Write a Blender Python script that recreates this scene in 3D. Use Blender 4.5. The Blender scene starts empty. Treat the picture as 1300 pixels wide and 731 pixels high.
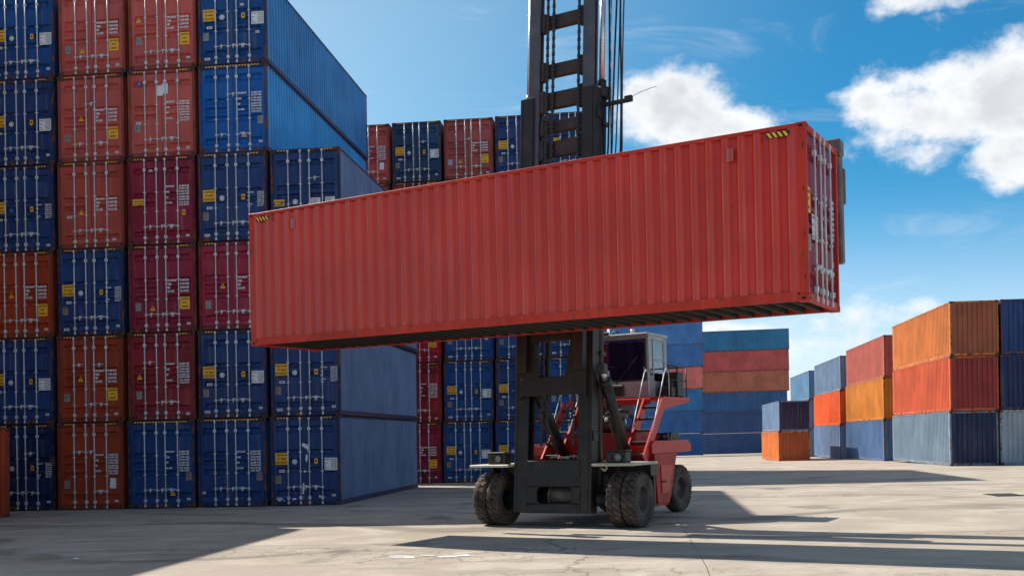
import bpy, math, random
from mathutils import Vector, Matrix
random.seed(7)
SC = bpy.context.scene
COL = SC.collection
R = math.radians

# ------------------------------------------------------------------ camera
F_PX = 1340.0                                  # focal length in pixels of a 1300 px wide picture
YAW = math.atan(170 / F_PX)                    # the camera looks a little to the left of the rows
cam_d = bpy.data.cameras.new('camera')
cam_d.sensor_width = 36.0
cam_d.lens = 36.0 * F_PX / 1300.0
cam_d.shift_y = (552 - 365.5) / 1300.0
cam_d.clip_start = 0.1
cam_d.clip_end = 5000
cam = bpy.data.objects.new('camera', cam_d)
cam.rotation_euler = (R(90), 0, YAW)
COL.objects.link(cam)
SC.camera = cam

# ------------------------------------------------------------------ sun, sky, exposure
SUN_TO = Vector((-0.880, 0.510, 1.0)).normalized()
sun_d = bpy.data.lights.new('sun', 'SUN')
sun_d.energy = 4.1
sun_d.angle = R(0.5)
sun_d.color = (1.0, 0.93, 0.82)
sun = bpy.data.objects.new('sun', sun_d)
sun.rotation_euler = SUN_TO.to_track_quat('Z', 'Y').to_euler()
sun.location = (-30, 20, 40)
COL.objects.link(sun)
SC.view_settings.view_transform = 'Standard'
SC.view_settings.look = 'None'
SC.view_settings.gamma = 1.0
SC.view_settings.use_curve_mapping = False
SC.view_settings.exposure = 0.86


class NT:
    """small helper to write node trees"""
    def __init__(self, tree):
        self.t = tree
        self.t.nodes.clear()

    def n(self, kind, **kw):
        node = self.t.nodes.new(kind)
        ins = kw.pop('ins', {})
        for k, v in kw.items():
            setattr(node, k, v)
        for k, v in ins.items():
            self.put(node.inputs[k], v)
        return node

    def put(self, sock, v):
        if isinstance(v, bpy.types.NodeSocket):
            self.t.links.new(v, sock)
        else:
            sock.default_value = v

    def m(self, op, a, b=0.0, c=None, clamp=False):
        node = self.n('ShaderNodeMath', operation=op, use_clamp=clamp)
        self.put(node.inputs[0], a)
        self.put(node.inputs[1], b)
        if c is not None:
            self.put(node.inputs[2], c)
        return node.outputs[0]

    def mix(self, fac, a, b, blend='MIX'):
        node = self.n('ShaderNodeMix', data_type='RGBA', blend_type=blend)
        self.put(node.inputs[0], fac)
        self.put(node.inputs[6], a)
        self.put(node.inputs[7], b)
        return node.outputs[2]

    def noise(self, vec, scale, detail=4, rough=.55, dist=0.0):
        node = self.n('ShaderNodeTexNoise')
        self.put(node.inputs['Vector'], vec)
        node.inputs['Scale'].default_value = scale
        node.inputs['Detail'].default_value = detail
        node.inputs['Roughness'].default_value = rough
        node.inputs['Distortion'].default_value = dist
        return node.outputs[0]

    def ramp(self, fac, lo, hi, a=0.0, b=1.0, smooth=True):
        node = self.n('ShaderNodeMapRange')
        node.interpolation_type = 'SMOOTHSTEP' if smooth else 'LINEAR'
        self.put(node.inputs[0], fac)
        node.inputs[1].default_value = lo
        node.inputs[2].default_value = hi
        node.inputs[3].default_value = a
        node.inputs[4].default_value = b
        return node.outputs[0]

    def mapping(self, vec, scale=(1, 1, 1), loc=(0, 0, 0)):
        node = self.n('ShaderNodeMapping')
        self.put(node.inputs['Vector'], vec)
        self.put(node.inputs['Location'], loc)
        node.inputs['Scale'].default_value = scale
        return node.outputs[0]

    def xyz(self, vec):
        node = self.n('ShaderNodeSeparateXYZ')
        self.put(node.inputs[0], vec)
        return node.outputs

    def comb(self, x, y, z):
        node = self.n('ShaderNodeCombineXYZ')
        for i, v in enumerate((x, y, z)):
            self.put(node.inputs[i], v)
        return node.outputs[0]


def c4(c):
    return (c[0], c[1], c[2], 1.0)


world = bpy.data.worlds.new('World')
SC.world = world
world.use_nodes = True
w = NT(world.node_tree)
sky = w.n('ShaderNodeTexSky', sky_type='NISHITA', sun_disc=False)
sky.sun_elevation = math.asin(SUN_TO.z)
sky.sun_rotation = math.atan2(SUN_TO.x, SUN_TO.y)
sky.air_density = 1.0
sky.dust_density = 0.6
sky.ozone_density = 2.5
gen = w.n('ShaderNodeTexCoord').outputs['Generated']
sx, sy, sz = w.xyz(gen)
# clouds live on directions of the sky dome: azimuth and elevation in degrees
az = w.m('MULTIPLY', w.m('ARCTAN2', sx, sy), 57.2958)
el = w.m('MULTIPLY', w.m('ARCSINE', sz), 57.2958)
ae = w.comb(az, w.m('MULTIPLY', el, 1.35), 0.0)
warp = w.noise(ae, 0.16, 7, .62)
warp2 = w.noise(w.mapping(ae, loc=(31, 17, 5)), 0.55, 6, .6)


def sky_dir(px, py):
    l, z = (px - 650) / F_PX, (552 - py) / F_PX
    a = math.degrees(math.atan(l)) - math.degrees(YAW)
    e = math.degrees(math.atan(z / math.hypot(1, l)))
    return a, e


# (pixel centre, half width deg, half height deg, weight)
CLOUDS = [((865, 138), 3.3, 2.3, 1.0), ((925, 165), 2.8, 1.7, .9), ((822, 130), 2.0, 2.2, .8), ((850, 100), 1.4, 1.2, .5),
          ((1215, 135), 4.6, 2.5, 1.0), ((1290, 120), 4.6, 2.7, 1.1), ((1215, 112), 3.4, 1.7, .95), ((1110, 132), 2.0, 1.3, .85), ((1140, 150), 2.4, 1.8, .8), ((1085, 128), 1.7, 1.0, .62),
          ((1155, 92), 1.5, .8, .5), ((1290, 190), 3.0, 2.0, .85), ((1175, 190), 2.5, 1.4, .7),
          ((1175, -2), 3.4, .9, .66), ((1190, 22), 2.0, 1.0, .45),
          ((940, 420), 4.5, .8, .72), ((1060, 408), 5.0, 1.3, .6), ((1030, 440), 6.0, 1.2, .6), ((1120, 395), 4.0, .9, .45)]
dens = None
for (p, rw, rh, wt) in CLOUDS:
    a0, e0 = sky_dir(*p)
    dx = w.m('DIVIDE', w.m('SUBTRACT', az, a0), rw)
    dy = w.m('DIVIDE', w.m('SUBTRACT', el, e0), rh)
    d2 = w.m('ADD', w.m('MULTIPLY', dx, dx), w.m('MULTIPLY', dy, dy))
    g = w.m('MULTIPLY', w.m('EXPONENT', w.m('MULTIPLY', d2, -0.75)), wt)
    dens = g if dens is None else w.m('MAXIMUM', dens, g)
# unseen clouds over the rest of the dome, thickened to fill the shaded faces
rest = w.ramp(w.noise(w.mapping(ae, loc=(9, 40, 2)), 0.045, 3, .5), .42, .66, 0, .9)
outside = w.m('MAXIMUM', w.ramp(az, 20, 27), w.ramp(az, -31, -38))
outside = w.m('MAXIMUM', outside, w.ramp(el, 26, 32))
dens = w.m('MAXIMUM', dens, w.m('MULTIPLY', rest, outside))
shape = w.m('ADD', dens, w.m('MULTIPLY', w.m('SUBTRACT', warp, .5), 1.2))
shape = w.m('ADD', shape, w.m('MULTIPLY', w.m('SUBTRACT', warp2, .5), .55))
cover = w.m('MULTIPLY', w.ramp(shape, .36, .74), w.ramp(dens, .02, .30))
# thin high wisps
wisp = w.noise(w.mapping(ae, scale=(.5, 1.6, 1), loc=(3, 8, 0)), .16, 6, .6, 1.2)
cirrus = w.m('MULTIPLY', w.ramp(wisp, .52, .80), w.m('MULTIPLY', w.ramp(el, 1, 5), .30))
cover = w.m('MAXIMUM', cover, cirrus)
body = w.m('ADD', w.ramp(shape, .5, 1.15, 0, .6), w.m('MULTIPLY', w.noise(w.mapping(ae, loc=(5, 1.2, 7)), .33, 5, .55), .9))
cloud_col = w.mix(w.ramp(body, .35, 1.15), c4((5.5, 5.55, 5.65)), c4((3.7, 3.85, 4.1)))
blue = w.n('ShaderNodeHueSaturation', ins={'Hue': .492, 'Saturation': 1.22, 'Value': 1.12, 'Color': sky.outputs[0]}).outputs[0]
blue = w.mix(1.0, blue, w.mix(w.ramp(el, 0, 16), c4((.86, .79, .83)), c4((.96, .80, .645))), 'MULTIPLY')
# the blue is deeper away from the sun and above the pale band at the horizon
sdot = w.n('ShaderNodeVectorMath', operation='DOT_PRODUCT', ins={0: gen, 1: tuple(SUN_TO)}).outputs['Value']
deep = w.m('MULTIPLY', w.ramp(sdot, .80, .44), w.ramp(el, -2, 15))
blue = w.mix(deep, blue, w.mix(1.0, blue, c4((.18, .63, .91)), 'MULTIPLY'))
# pale air low over the yard
blue = w.mix(w.ramp(el, 13, 1, 0, .42), blue, c4((4.6, 5.15, 5.5)))
sky_mix = w.mix(cover, blue, cloud_col)
bg = w.n('ShaderNodeBackground', ins={'Color': sky_mix, 'Strength': 0.105})
w.n('ShaderNodeOutputWorld', ins={'Surface': bg.outputs[0]})

# ------------------------------------------------------------------ ground shape
SLOPE, Z0 = 0.0272, -2.076                     # the yard rises gently to the right


def smooth_clamp(x, m):
    return m * math.tanh(x / m)


def gz(x, y):
    dip = 0.0118 * max(0.0, min(y, 400) - 62)
    return Z0 + (SLOPE * x if abs(x) < 32 else SLOPE * (math.copysign(32, x) + smooth_clamp(x - math.copysign(32, x), 30))) - dip


# ------------------------------------------------------------------ helpers
class MB:
    """collects geometry for one mesh"""
    def __init__(self):
        self.v, self.f, self.mi, self.sm = [], [], [], []

    def add(self, vs, fs, mi=0, smooth=False):
        o = len(self.v)
        self.v += [tuple(p) for p in vs]
        for q in fs:
            self.f.append([i + o for i in q])
            self.mi.append(mi)
            self.sm.append(smooth)
        return self

    def box(self, x0, x1, y0, y1, z0, z1, mi=0, mat=None):
        vs = [(x, y, z) for z in (z0, z1) for y in (y0, y1) for x in (x0, x1)]
        if mat is not None:
            vs = [mat @ Vector(p) for p in vs]
        return self.add(vs, [(0, 2, 3, 1), (4, 5, 7, 6), (0, 1, 5, 4), (2, 6, 7, 3), (0, 4, 6, 2), (1, 3, 7, 5)], mi)

    def bbox(self, x0, x1, y0, y1, z0, z1, b=.01, mi=0, mat=None):
        """box with chamfered edges"""
        b = min(b, (x1 - x0) * .45, (y1 - y0) * .45, (z1 - z0) * .45)
        cx, cy, cz = (x0 + x1) / 2, (y0 + y1) / 2, (z0 + z1) / 2
        hx, hy, hz = (x1 - x0) / 2, (y1 - y0) / 2, (z1 - z0) / 2
        vs, idx = [], {}
        for s in [(a, c, d) for a in (-1, 1) for c in (-1, 1) for d in (-1, 1)]:
            for ax in range(3):
                h = [hx, hy, hz]
                p = [s[i] * (h[i] - (0 if i == ax else b)) for i in range(3)]
                idx[(s, ax)] = len(vs)
                vs.append((cx + p[0], cy + p[1], cz + p[2]))
        fs = []
        def quad(keys):
            fs.append([idx[k] for k in keys])
        for ax in range(3):
            o = [i for i in range(3) if i != ax]
            for s in (-1, 1):
                loop = []
                for (a, c) in ((-1, -1), (1, -1), (1, 1), (-1, 1)):
                    k = [0, 0, 0]
                    k[ax], k[o[0]], k[o[1]] = s, a, c
                    loop.append((tuple(k), ax))
                if (s == 1) == (ax == 1):
                    loop.reverse()
                quad(loop)
        for ax in range(3):
            o = [i for i in range(3) if i != ax]
            for (a, c) in ((-1, -1), (1, -1), (1, 1), (-1, 1)):
                k0, k1 = [0, 0, 0], [0, 0, 0]
                k0[ax], k1[ax] = -1, 1
                k0[o[0]] = k1[o[0]] = a
                k0[o[1]] = k1[o[1]] = c
                quad([(tuple(k0), o[0]), (tuple(k1), o[0]), (tuple(k1), o[1]), (tuple(k0), o[1])])
        for s in [(a, c, d) for a in (-1, 1) for c in (-1, 1) for d in (-1, 1)]:
            quad([(s, 0), (s, 1), (s, 2)])
        if mat is not None:
            vs = [mat @ Vector(p) for p in vs]
        return self.add(vs, fs, mi)

    def tube(self, p0, p1, r0, r1=None, n=10, mi=0, smooth=True, cap=True):
        r1 = r0 if r1 is None else r1
        p0, p1 = Vector(p0), Vector(p1)
        d = (p1 - p0).normalized()
        a = d.orthogonal().normalized()
        b = d.cross(a)
        vs = []
        for p, r in ((p0, r0), (p1, r1)):
            for i in range(n):
                t = 2 * math.pi * i / n
                vs.append(p + a * r * math.cos(t) + b * r * math.sin(t))
        self.add(vs, [(i, (i + 1) % n, n + (i + 1) % n, n + i) for i in range(n)], mi, smooth)
        if cap:
            o = len(self.v) - 2 * n
            self.f += [[o + i for i in reversed(range(n))], [o + n + i for i in range(n)]]
            self.mi += [mi, mi]
            self.sm += [False, False]
        return self

    def path(self, pts, r, n=8, mi=0):
        for a, b in zip(pts[:-1], pts[1:]):
            self.tube(a, b, r, r, n, mi)
        return self

    def prism(self, pts, axis, a0, a1, mi=0):
        """pts: outline in the two other axes (order x,y,z without axis)"""
        n = len(pts)
        vs = []
        for a in (a0, a1):
            for p in pts:
                q = [p[0], p[1]]
                q.insert(axis, a)
                vs.append(q)
        return self.add(vs, [list(range(n))[::-1], list(range(n, 2 * n))] +
                        [(i, (i + 1) % n, n + (i + 1) % n, n + i) for i in range(n)], mi)

    def mesh(self, name, mats):
        me = bpy.data.meshes.new(name)
        me.from_pydata(self.v, [], self.f)
        for mt in mats:
            me.materials.append(mt)
        if any(self.mi):
            me.polygons.foreach_set('material_index', self.mi)
        if any(self.sm):
            me.polygons.foreach_set('use_smooth', self.sm)
        me.validate()
        me.update()
        return me


def link(name, mesh, parent=None, color=None, loc=None, rot=None):
    o = bpy.data.objects.new(name, mesh)
    COL.objects.link(o)
    if parent is not None:
        o.parent = parent
    if color is not None:
        o.color = c4(color)
    if loc is not None:
        o.location = loc
    if rot is not None:
        o.rotation_euler = rot
    return o


def thing(name, label, cat, group=None, matrix=None):
    o = bpy.data.objects.new(name, None)
    o.empty_display_size = .3
    COL.objects.link(o)
    o['label'], o['category'] = label, cat
    if group:
        o['group'] = group
    if matrix is not None:
        o.matrix_world = matrix
    return o


# ------------------------------------------------------------------ materials
def new_mat(name):
    m = bpy.data.materials.new(name)
    m.use_nodes = True
    return m, NT(m.node_tree)


def finish(t, color, rough=.5, metal=0.0, bump=None, bstr=.2, spec=.5, bdist=.01):
    b = t.n('ShaderNodeBsdfPrincipled')
    t.put(b.inputs['Base Color'], color)
    t.put(b.inputs['Roughness'], rough)
    t.put(b.inputs['Metallic'], metal)
    b.inputs['Specular IOR Level'].default_value = spec
    if bump is not None:
        bn = t.n('ShaderNodeBump')
        bn.inputs['Strength'].default_value = bstr
        bn.inputs['Distance'].default_value = bdist
        t.put(bn.inputs['Height'], bump)
        t.t.links.new(bn.outputs[0], b.inputs['Normal'])
    t.n('ShaderNodeOutputMaterial', ins={'Surface': b.outputs[0]})
    return b


def mat_paint(name, rust=.0, streak=.5, rough=.42, chips=.5, edges=None, spec=.22, vary=1.0):
    """container paint: the colour is the object's own colour; wear, rust and dirt on top"""
    m, t = new_mat(name)
    oi = t.n('ShaderNodeObjectInfo')
    obj = t.n('ShaderNodeTexCoord').outputs['Object']
    off = t.comb(t.m('MULTIPLY', oi.outputs['Random'], 37.0), t.m('MULTIPLY', oi.outputs['Random'], 91.0), t.m('MULTIPLY', oi.outputs['Random'], 53.0))
    v = t.n('ShaderNodeVectorMath', operation='ADD', ins={0: obj, 1: off}).outputs[0]
    big = t.noise(v, .55, 4, .6)
    fine = t.noise(v, 9, 5, .65)
    sv = t.mapping(v, scale=(4.5, 4.5, .28))
    str_n = t.noise(sv, 1.7, 5, .6)
    chip_n = t.noise(t.mapping(v, scale=(1, 1, .55)), 5.5, 6, .72)
    col = t.mix(t.ramp(big, .3, .72), t.mix(1.0, oi.outputs['Color'], c4((1 - .20 * vary, 1 - .20 * vary, 1 - .18 * vary)), 'MULTIPLY'), t.mix(1.0, oi.outputs['Color'], c4((1 + .14 * vary, 1 + .12 * vary, 1 + .10 * vary)), 'MULTIPLY'))
    chalk = t.mix(t.m('MULTIPLY', t.ramp(str_n, .5, .78), .13 * streak), col, c4((.55, .50, .46)))
    dark = t.mix(t.m('MULTIPLY', t.ramp(str_n, .44, .22), .45 * streak), chalk, t.mix(1.0, col, c4((.45, .40, .38)), 'MULTIPLY'))
    rust_c = t.mix(fine, c4((.10, .035, .015)), c4((.24, .085, .03)))
    rmask = t.ramp(t.m('ADD', t.m('MULTIPLY', chip_n, .75), t.m('MULTIPLY', str_n, .25)), .64 - rust * .22, .69 - rust * .20)
    rmask = t.m('MULTIPLY', rmask, min(1, .55 + rust))
    rusted = t.mix(rmask, dark, rust_c)
    cm = t.m('MULTIPLY', t.ramp(t.noise(t.mapping(v, scale=(1, 1, .22), loc=(4, 3, 9)), 15, 3, .6), .72, .78), .5 * chips)
    scr = t.mix(cm, rusted, c4((.52, .45, .40)))
    rg = t.m('ADD', t.m('MULTIPLY', fine, .25), rough - .12)
    rg = t.m('ADD', rg, t.m('MULTIPLY', rmask, .3), clamp=True)
    if edges:
        # bright lines along the folds: edge wear and caught light painted together
        ly = t.xyz(obj)[1]
        ph = t.m('FRACT', t.m('DIVIDE', t.m('SUBTRACT', ly, edges[0]), edges[1]))
        # sky sheen on the proud ribs and warm bounce on the folds, painted as tints
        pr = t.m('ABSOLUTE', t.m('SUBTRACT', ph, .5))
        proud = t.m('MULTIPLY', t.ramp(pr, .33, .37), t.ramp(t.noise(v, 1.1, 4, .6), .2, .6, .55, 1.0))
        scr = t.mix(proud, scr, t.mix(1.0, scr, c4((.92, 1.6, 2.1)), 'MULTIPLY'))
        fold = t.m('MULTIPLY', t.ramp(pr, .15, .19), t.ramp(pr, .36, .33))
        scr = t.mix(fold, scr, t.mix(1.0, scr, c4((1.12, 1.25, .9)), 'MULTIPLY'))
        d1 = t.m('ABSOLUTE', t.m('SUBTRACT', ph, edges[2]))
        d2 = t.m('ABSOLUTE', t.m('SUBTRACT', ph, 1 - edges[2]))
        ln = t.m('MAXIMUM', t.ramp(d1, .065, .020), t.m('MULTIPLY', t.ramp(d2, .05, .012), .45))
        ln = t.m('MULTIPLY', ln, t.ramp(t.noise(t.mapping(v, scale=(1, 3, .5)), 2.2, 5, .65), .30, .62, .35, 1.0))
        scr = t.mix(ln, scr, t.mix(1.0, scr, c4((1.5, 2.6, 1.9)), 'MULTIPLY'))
    finish(t, scr, rg, 0, t.m('ADD', fine, t.m('MULTIPLY', big, 6.0)), .10, spec)
    return m


def mat_worn(name, col, col2=None, scale=3.0, rough=.5, metal=0.0, spec=.5, bstr=.15, grit=8.0, lo=.35, hi=.7):
    """a surface with two tones of wear"""
    m, t = new_mat(name)
    obj = t.n('ShaderNodeTexCoord').outputs['Object']
    oi = t.n('ShaderNodeObjectInfo').outputs['Random']
    v = t.n('ShaderNodeVectorMath', operation='ADD', ins={0: obj, 1: t.comb(t.m('MULTIPLY', oi, 11.0), t.m('MULTIPLY', oi, 7.0), oi)}).outputs[0]
    a = t.noise(v, scale, 6, .62)
    f = t.noise(v, scale * grit, 4, .6)
    col2 = col2 or tuple(min(1, c * 1.5 + .01) for c in col)
    base = t.mix(t.ramp(t.m('ADD', t.m('MULTIPLY', a, .75), t.m('MULTIPLY', f, .25)), lo, hi), c4(col), c4(col2))
    finish(t, base, t.m('ADD', t.m('MULTIPLY', f, .25), rough - .12, clamp=True), metal, f, bstr, spec)
    return m


M = {}
M['paint'] = mat_paint('container_paint', .15, 1.0, .46, .45)
M['frame'] = mat_paint('container_frame_paint', .62, .7, .5, .4)
_n = int((12.192 - .22 - .24) / .278)
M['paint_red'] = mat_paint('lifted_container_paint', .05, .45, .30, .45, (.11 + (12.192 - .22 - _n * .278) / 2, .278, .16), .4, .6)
M['frame_red'] = mat_paint('lifted_container_frame_paint', .34, .7, .5, .7)
M['rod'] = mat_worn('galvanised_rod', (.52, .54, .56), (.70, .71, .72), 5, .42, .15, .5)
M['casting'] = mat_worn('rusty_casting', (.050, .024, .016), (.14, .06, .035), 6, .75)
M['gasket'] = mat_worn('rubber_gasket', (.012, .012, .014), (.03, .03, .03), 6, .6)
M['void'] = mat_worn('casting_hole', (.004, .004, .004), (.008, .008, .008), 6, .9)
M['yellow'] = mat_worn('placard_yellow', (.86, .42, .008), (.92, .50, .02), 5, .5)
M['black'] = mat_worn('print_black', (.015, .013, .012), (.03, .028, .025), 8, .6)
M['white'] = mat_worn('print_white', (.74, .74, .74), (.86, .86, .86), 9, .5)
M['plate'] = mat_worn('data_plate_metal', (.24, .25, .24), (.36, .36, .33), 8, .5, .2)
M['plate_brown'] = mat_worn('data_plate_brown', (.26, .17, .13), (.36, .25, .19), 8, .5)
M['blue_print'] = mat_worn('print_blue', (.03, .12, .42), (.05, .18, .5), 8, .5)
M['lightblue'] = mat_worn('print_light_blue', (.25, .45, .62), (.35, .55, .7), 8, .5)
M['wood'] = mat_worn('container_underside', (.010, .009, .008), (.028, .024, .02), 4, .8)
M['beam'] = mat_worn('cross_member_steel', (.011, .009, .008), (.036, .028, .022), 5, .7)
M['mast'] = mat_worn('mast_black_steel', (.013, .011, .010), (.045, .034, .027), 2.2, .5, 0, .4, .25, 9, .42, .75)
M['mast_grey'] = mat_worn('mast_grey_steel', (.060, .062, .072), (.105, .104, .110), 2.0, .34, 0, .5, .15, 9, .40, .75)
M['mast_brown'] = mat_worn('mast_beam_steel', (.020, .014, .011), (.070, .038, .024), 3, .55, 0, .4, .25)
M['arm'] = mat_worn('spreader_arm_steel', (.085, .070, .064), (.20, .15, .12), 3, .5)
M['chrome'] = mat_worn('chrome_piston', (.62, .63, .65), (.74, .75, .77), 4, .28, .7)
M['hose'] = mat_worn('hydraulic_hose', (.010, .010, .012), (.03, .03, .035), 6, .5)
M['chain'] = mat_worn('oily_chain', (.008, .007, .007), (.03, .022, .018), 20, .5)
M['red'] = mat_worn('truck_red_paint', (.44, .012, .009), (.56, .026, .018), 1.6, .38, 0, .3, .08, 9)
M['red_dirty'] = mat_worn('truck_red_paint_dirty', (.16, .012, .009), (.47, .018, .012), 2.3, .5, 0, .28, .12, 6, .32, .62)
M['cream'] = mat_worn('cab_cream_paint', (.25, .27, .30), (.40, .42, .45), 2.5, .32)
M['fender'] = mat_worn('fender_paint', (.42, .38, .30), (.62, .56, .45), 3, .6)
M['dark'] = mat_worn('truck_black_parts', (.010, .010, .011), (.03, .028, .026), 3, .5)
M['lens'] = mat_worn('lamp_lens', (.10, .105, .12), (.20, .20, .22), 6, .12)
M['amber'] = mat_worn('beacon_amber', (.75, .50, .32), (.85, .62, .42), 6, .3)
M['lamp_red'] = mat_worn('tail_lamp_red', (.35, .02, .02), (.45, .04, .03), 6, .2)
M['rim'] = mat_worn('wheel_rim', (.05, .04, .036), (.12, .09, .075), 4, .6)
M['grip'] = mat_worn('step_metal', (.06, .045, .035), (.16, .12, .10), 6, .6)
M['blue_can'] = mat_worn('blue_canister', (.03, .10, .32), (.05, .16, .42), 5, .4)


def mat_tyre():
    m, t = new_mat('dusty_tyre')
    obj = t.n('ShaderNodeTexCoord').outputs['Object']
    a = t.noise(obj, 3.2, 6, .65)
    f = t.noise(obj, 26, 4, .6)
    k = t.ramp(t.m('ADD', t.m('MULTIPLY', a, .7), t.m('MULTIPLY', f, .3)), .34, .64)
    finish(t, t.mix(k, c4((.030, .024, .021)), c4((.125, .096, .080))), .85, 0, f, .35, .25)
    return m


M['tyre'] = mat_tyre()


def mat_glass(name, tint, clear, ior=1.6):
    m, t = new_mat(name)
    tr = t.n('ShaderNodeBsdfTransparent', ins={'Color': c4(tint)})
    gl = t.n('ShaderNodeBsdfGlossy', ins={'Color': c4((.9, .9, .95)), 'Roughness': .03})
    df = t.n('ShaderNodeBsdfDiffuse', ins={'Color': c4((.030, .012, .075))})
    fr = t.n('ShaderNodeFresnel', ins={'IOR': ior})
    a = t.n('ShaderNodeMixShader', ins={0: clear, 1: df.outputs[0], 2: tr.outputs[0]})
    b = t.n('ShaderNodeMixShader', ins={0: fr.outputs[0], 1: a.outputs[0], 2: gl.outputs[0]})
    t.n('ShaderNodeOutputMaterial', ins={'Surface': b.outputs[0]})
    return m


M['glass'] = mat_glass('tinted_cab_glass', (.52, .40, .80), .62, 2.0)
M['glass_side'] = mat_glass('clear_cab_glass', (.82, .88, .92), .92, 3.2)


def mat_ground():
    m, t = new_mat('worn_concrete')
    p = t.n('ShaderNodeNewGeometry').outputs['Position']
    x, y, z = t.xyz(p)
    pv = t.comb(x, y, 0.0)
    big = t.noise(pv, .09, 5, .6)
    mid = t.noise(pv, .55, 6, .62, .6)
    fine = t.noise(pv, 7.0, 6, .7)
    drag = t.noise(t.mapping(pv, scale=(.25, 1.6, 1)), .8, 5, .6, .8)
    col = t.mix(t.ramp(big, .3, .7), c4((.30, .255, .205)), c4((.37, .32, .262)))
    col = t.mix(t.m('MULTIPLY', t.ramp(mid, .40, .66), .65), col, c4((.46, .41, .345)))
    col = t.mix(t.m('MULTIPLY', t.ramp(drag, .52, .72), .55), col, c4((.175, .15, .125)))
    col = t.mix(t.m('MULTIPLY', t.ramp(fine, .42, .72), .30), col, c4((.22, .185, .15)))
    # tyre marks: broad dark arcs of rubber
    wob = t.m('MULTIPLY', t.m('SUBTRACT', t.noise(pv, .06, 2, .5), .5), 26.0)
    band = t.m('SINE', t.m('ADD', t.m('MULTIPLY', y, 1.15), t.m('ADD', wob, t.m('MULTIPLY', x, .18))))
    tyre = t.m('MULTIPLY', t.ramp(band, .80, 1.0), t.ramp(t.noise(t.mapping(pv, loc=(8, 3, 1)), .22, 4, .6), .40, .58))
    col = t.mix(t.m('MULTIPLY', tyre, .62), col, c4((.12, .105, .095)))
    # oil and water stains
    st = t.ramp(t.noise(t.mapping(pv, loc=(40, 12, 0)), .42, 5, .55, .4), .58, .70)
    col = t.mix(t.m('MULTIPLY', st, .55), col, c4((.10, .085, .075)))
    pale = t.ramp(t.noise(t.mapping(pv, scale=(.4, 1.0, 1), loc=(4, 52, 0)), .5, 6, .65, .5), .62, .72)
    col = t.mix(t.m('MULTIPLY', pale, .45), col, c4((.56, .53, .48)))
    # cracks
    vor = t.n('ShaderNodeTexVoronoi', feature='DISTANCE_TO_EDGE')
    t.put(vor.inputs['Vector'], t.n('ShaderNodeVectorMath', operation='ADD', ins={0: pv, 1: t.comb(t.m('MULTIPLY', mid, 1.6), t.m('MULTIPLY', fine, .5), 0.0)}).outputs[0])
    vor.inputs['Scale'].default_value = .16
    crack = t.ramp(vor.outputs['Distance'], .0015, .006, 1, 0)
    crack = t.m('MULTIPLY', crack, t.ramp(t.noise(t.mapping(pv, loc=(1, 5, 9)), .15, 3, .5), .54, .66, 0, .7))
    # spalled, crazed concrete in patches
    vor2 = t.n('ShaderNodeTexVoronoi', feature='DISTANCE_TO_EDGE')
    t.put(vor2.inputs['Vector'], t.n('ShaderNodeVectorMath', operation='ADD', ins={0: pv, 1: t.comb(mid, fine, 0.0)}).outputs[0])
    vor2.inputs['Scale'].default_value = 1.6
    craze = t.m('MULTIPLY', t.ramp(vor2.outputs['Distance'], .0, .05, 1, 0), t.ramp(t.noise(t.mapping(pv, scale=(.35, 1, 1), loc=(21, 7, 3)), .28, 4, .6), .57, .66))
    crack = t.m('MAXIMUM', crack, t.m('MULTIPLY', craze, .7))
    col = t.mix(t.m('MULTIPLY', crack, .75), col, c4((.07, .06, .05)))
    h = t.m('ADD', t.m('MULTIPLY', fine, .5), t.m('SUBTRACT', mid, t.m('MULTIPLY', crack, 1.2)))
    finish(t, col, t.ramp(mid, .3, .7, .72, .92), 0, h, .35, .25, .02)
    return m


M['ground'] = mat_ground()

# ------------------------------------------------------------------ the ground
def build_ground():
    xs = [-900, -400, -200, -120, -92, -75, -62, -52, -44, -38, -32, 0, 32, 38, 44, 52, 62, 75, 92, 120, 200, 400, 900]
    ys = [-900, -300, -100, -30, 0, 30, 62, 100, 160, 240, 400, 900, 3000]
    mb = MB()
    vs = [(x, y, gz(x, y)) for y in ys for x in xs]
    n = len(xs)
    mb.add(vs, [(j * n + i, j * n + i + 1, (j + 1) * n + i + 1, (j + 1) * n + i) for j in range(len(ys) - 1) for i in range(n - 1)], 0, True)
    o = link('ground', mb.mesh('ground', [M['ground']]))
    o['kind'] = 'structure'
    # saw-cut joints between the concrete bays, and the crack beside the truck
    jm = MB()
    def joint(x0, y0, x1, y1, wd, jit=0.0):
        k = max(2, int(math.hypot(x1 - x0, y1 - y0) / (1.2 if jit else 6)))
        prev = None
        d = Vector((x1 - x0, y1 - y0, 0)).normalized()
        nn = Vector((-d.y, d.x, 0))
        for i in range(k + 1):
            f = i / k
            off = random.uniform(-jit, jit)
            c = Vector((x0 + (x1 - x0) * f, y0 + (y1 - y0) * f, 0)) + nn * off
            ww = wd * (random.uniform(.5, 1.3) if jit else 1)
            a, b = c + nn * ww, c - nn * ww
            a.z, b.z = gz(a.x, a.y) + .004, gz(b.x, b.y) + .004
            if prev:
                jm.add([prev[0], prev[1], b, a], [(0, 1, 2, 3)])
            prev = (a, b)
    joint(.95, 13, .78, 27.5, .006, .03)
    joint(.78, 27.5, 2.2, 33.0, .006, .05)
    joint(-30, 30.2, 40, 30.2, .006)
    joint(-30, 48.5, 40, 48.5, .006)
    joint(-30, 20.4, 40, 20.4, .005)
    j = link('expansion_joint', jm.mesh('expansion_joint', [M['black']]), o)
    return o


ground = build_ground()

# ------------------------------------------------------------------ text
_text_cache = {}


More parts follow.
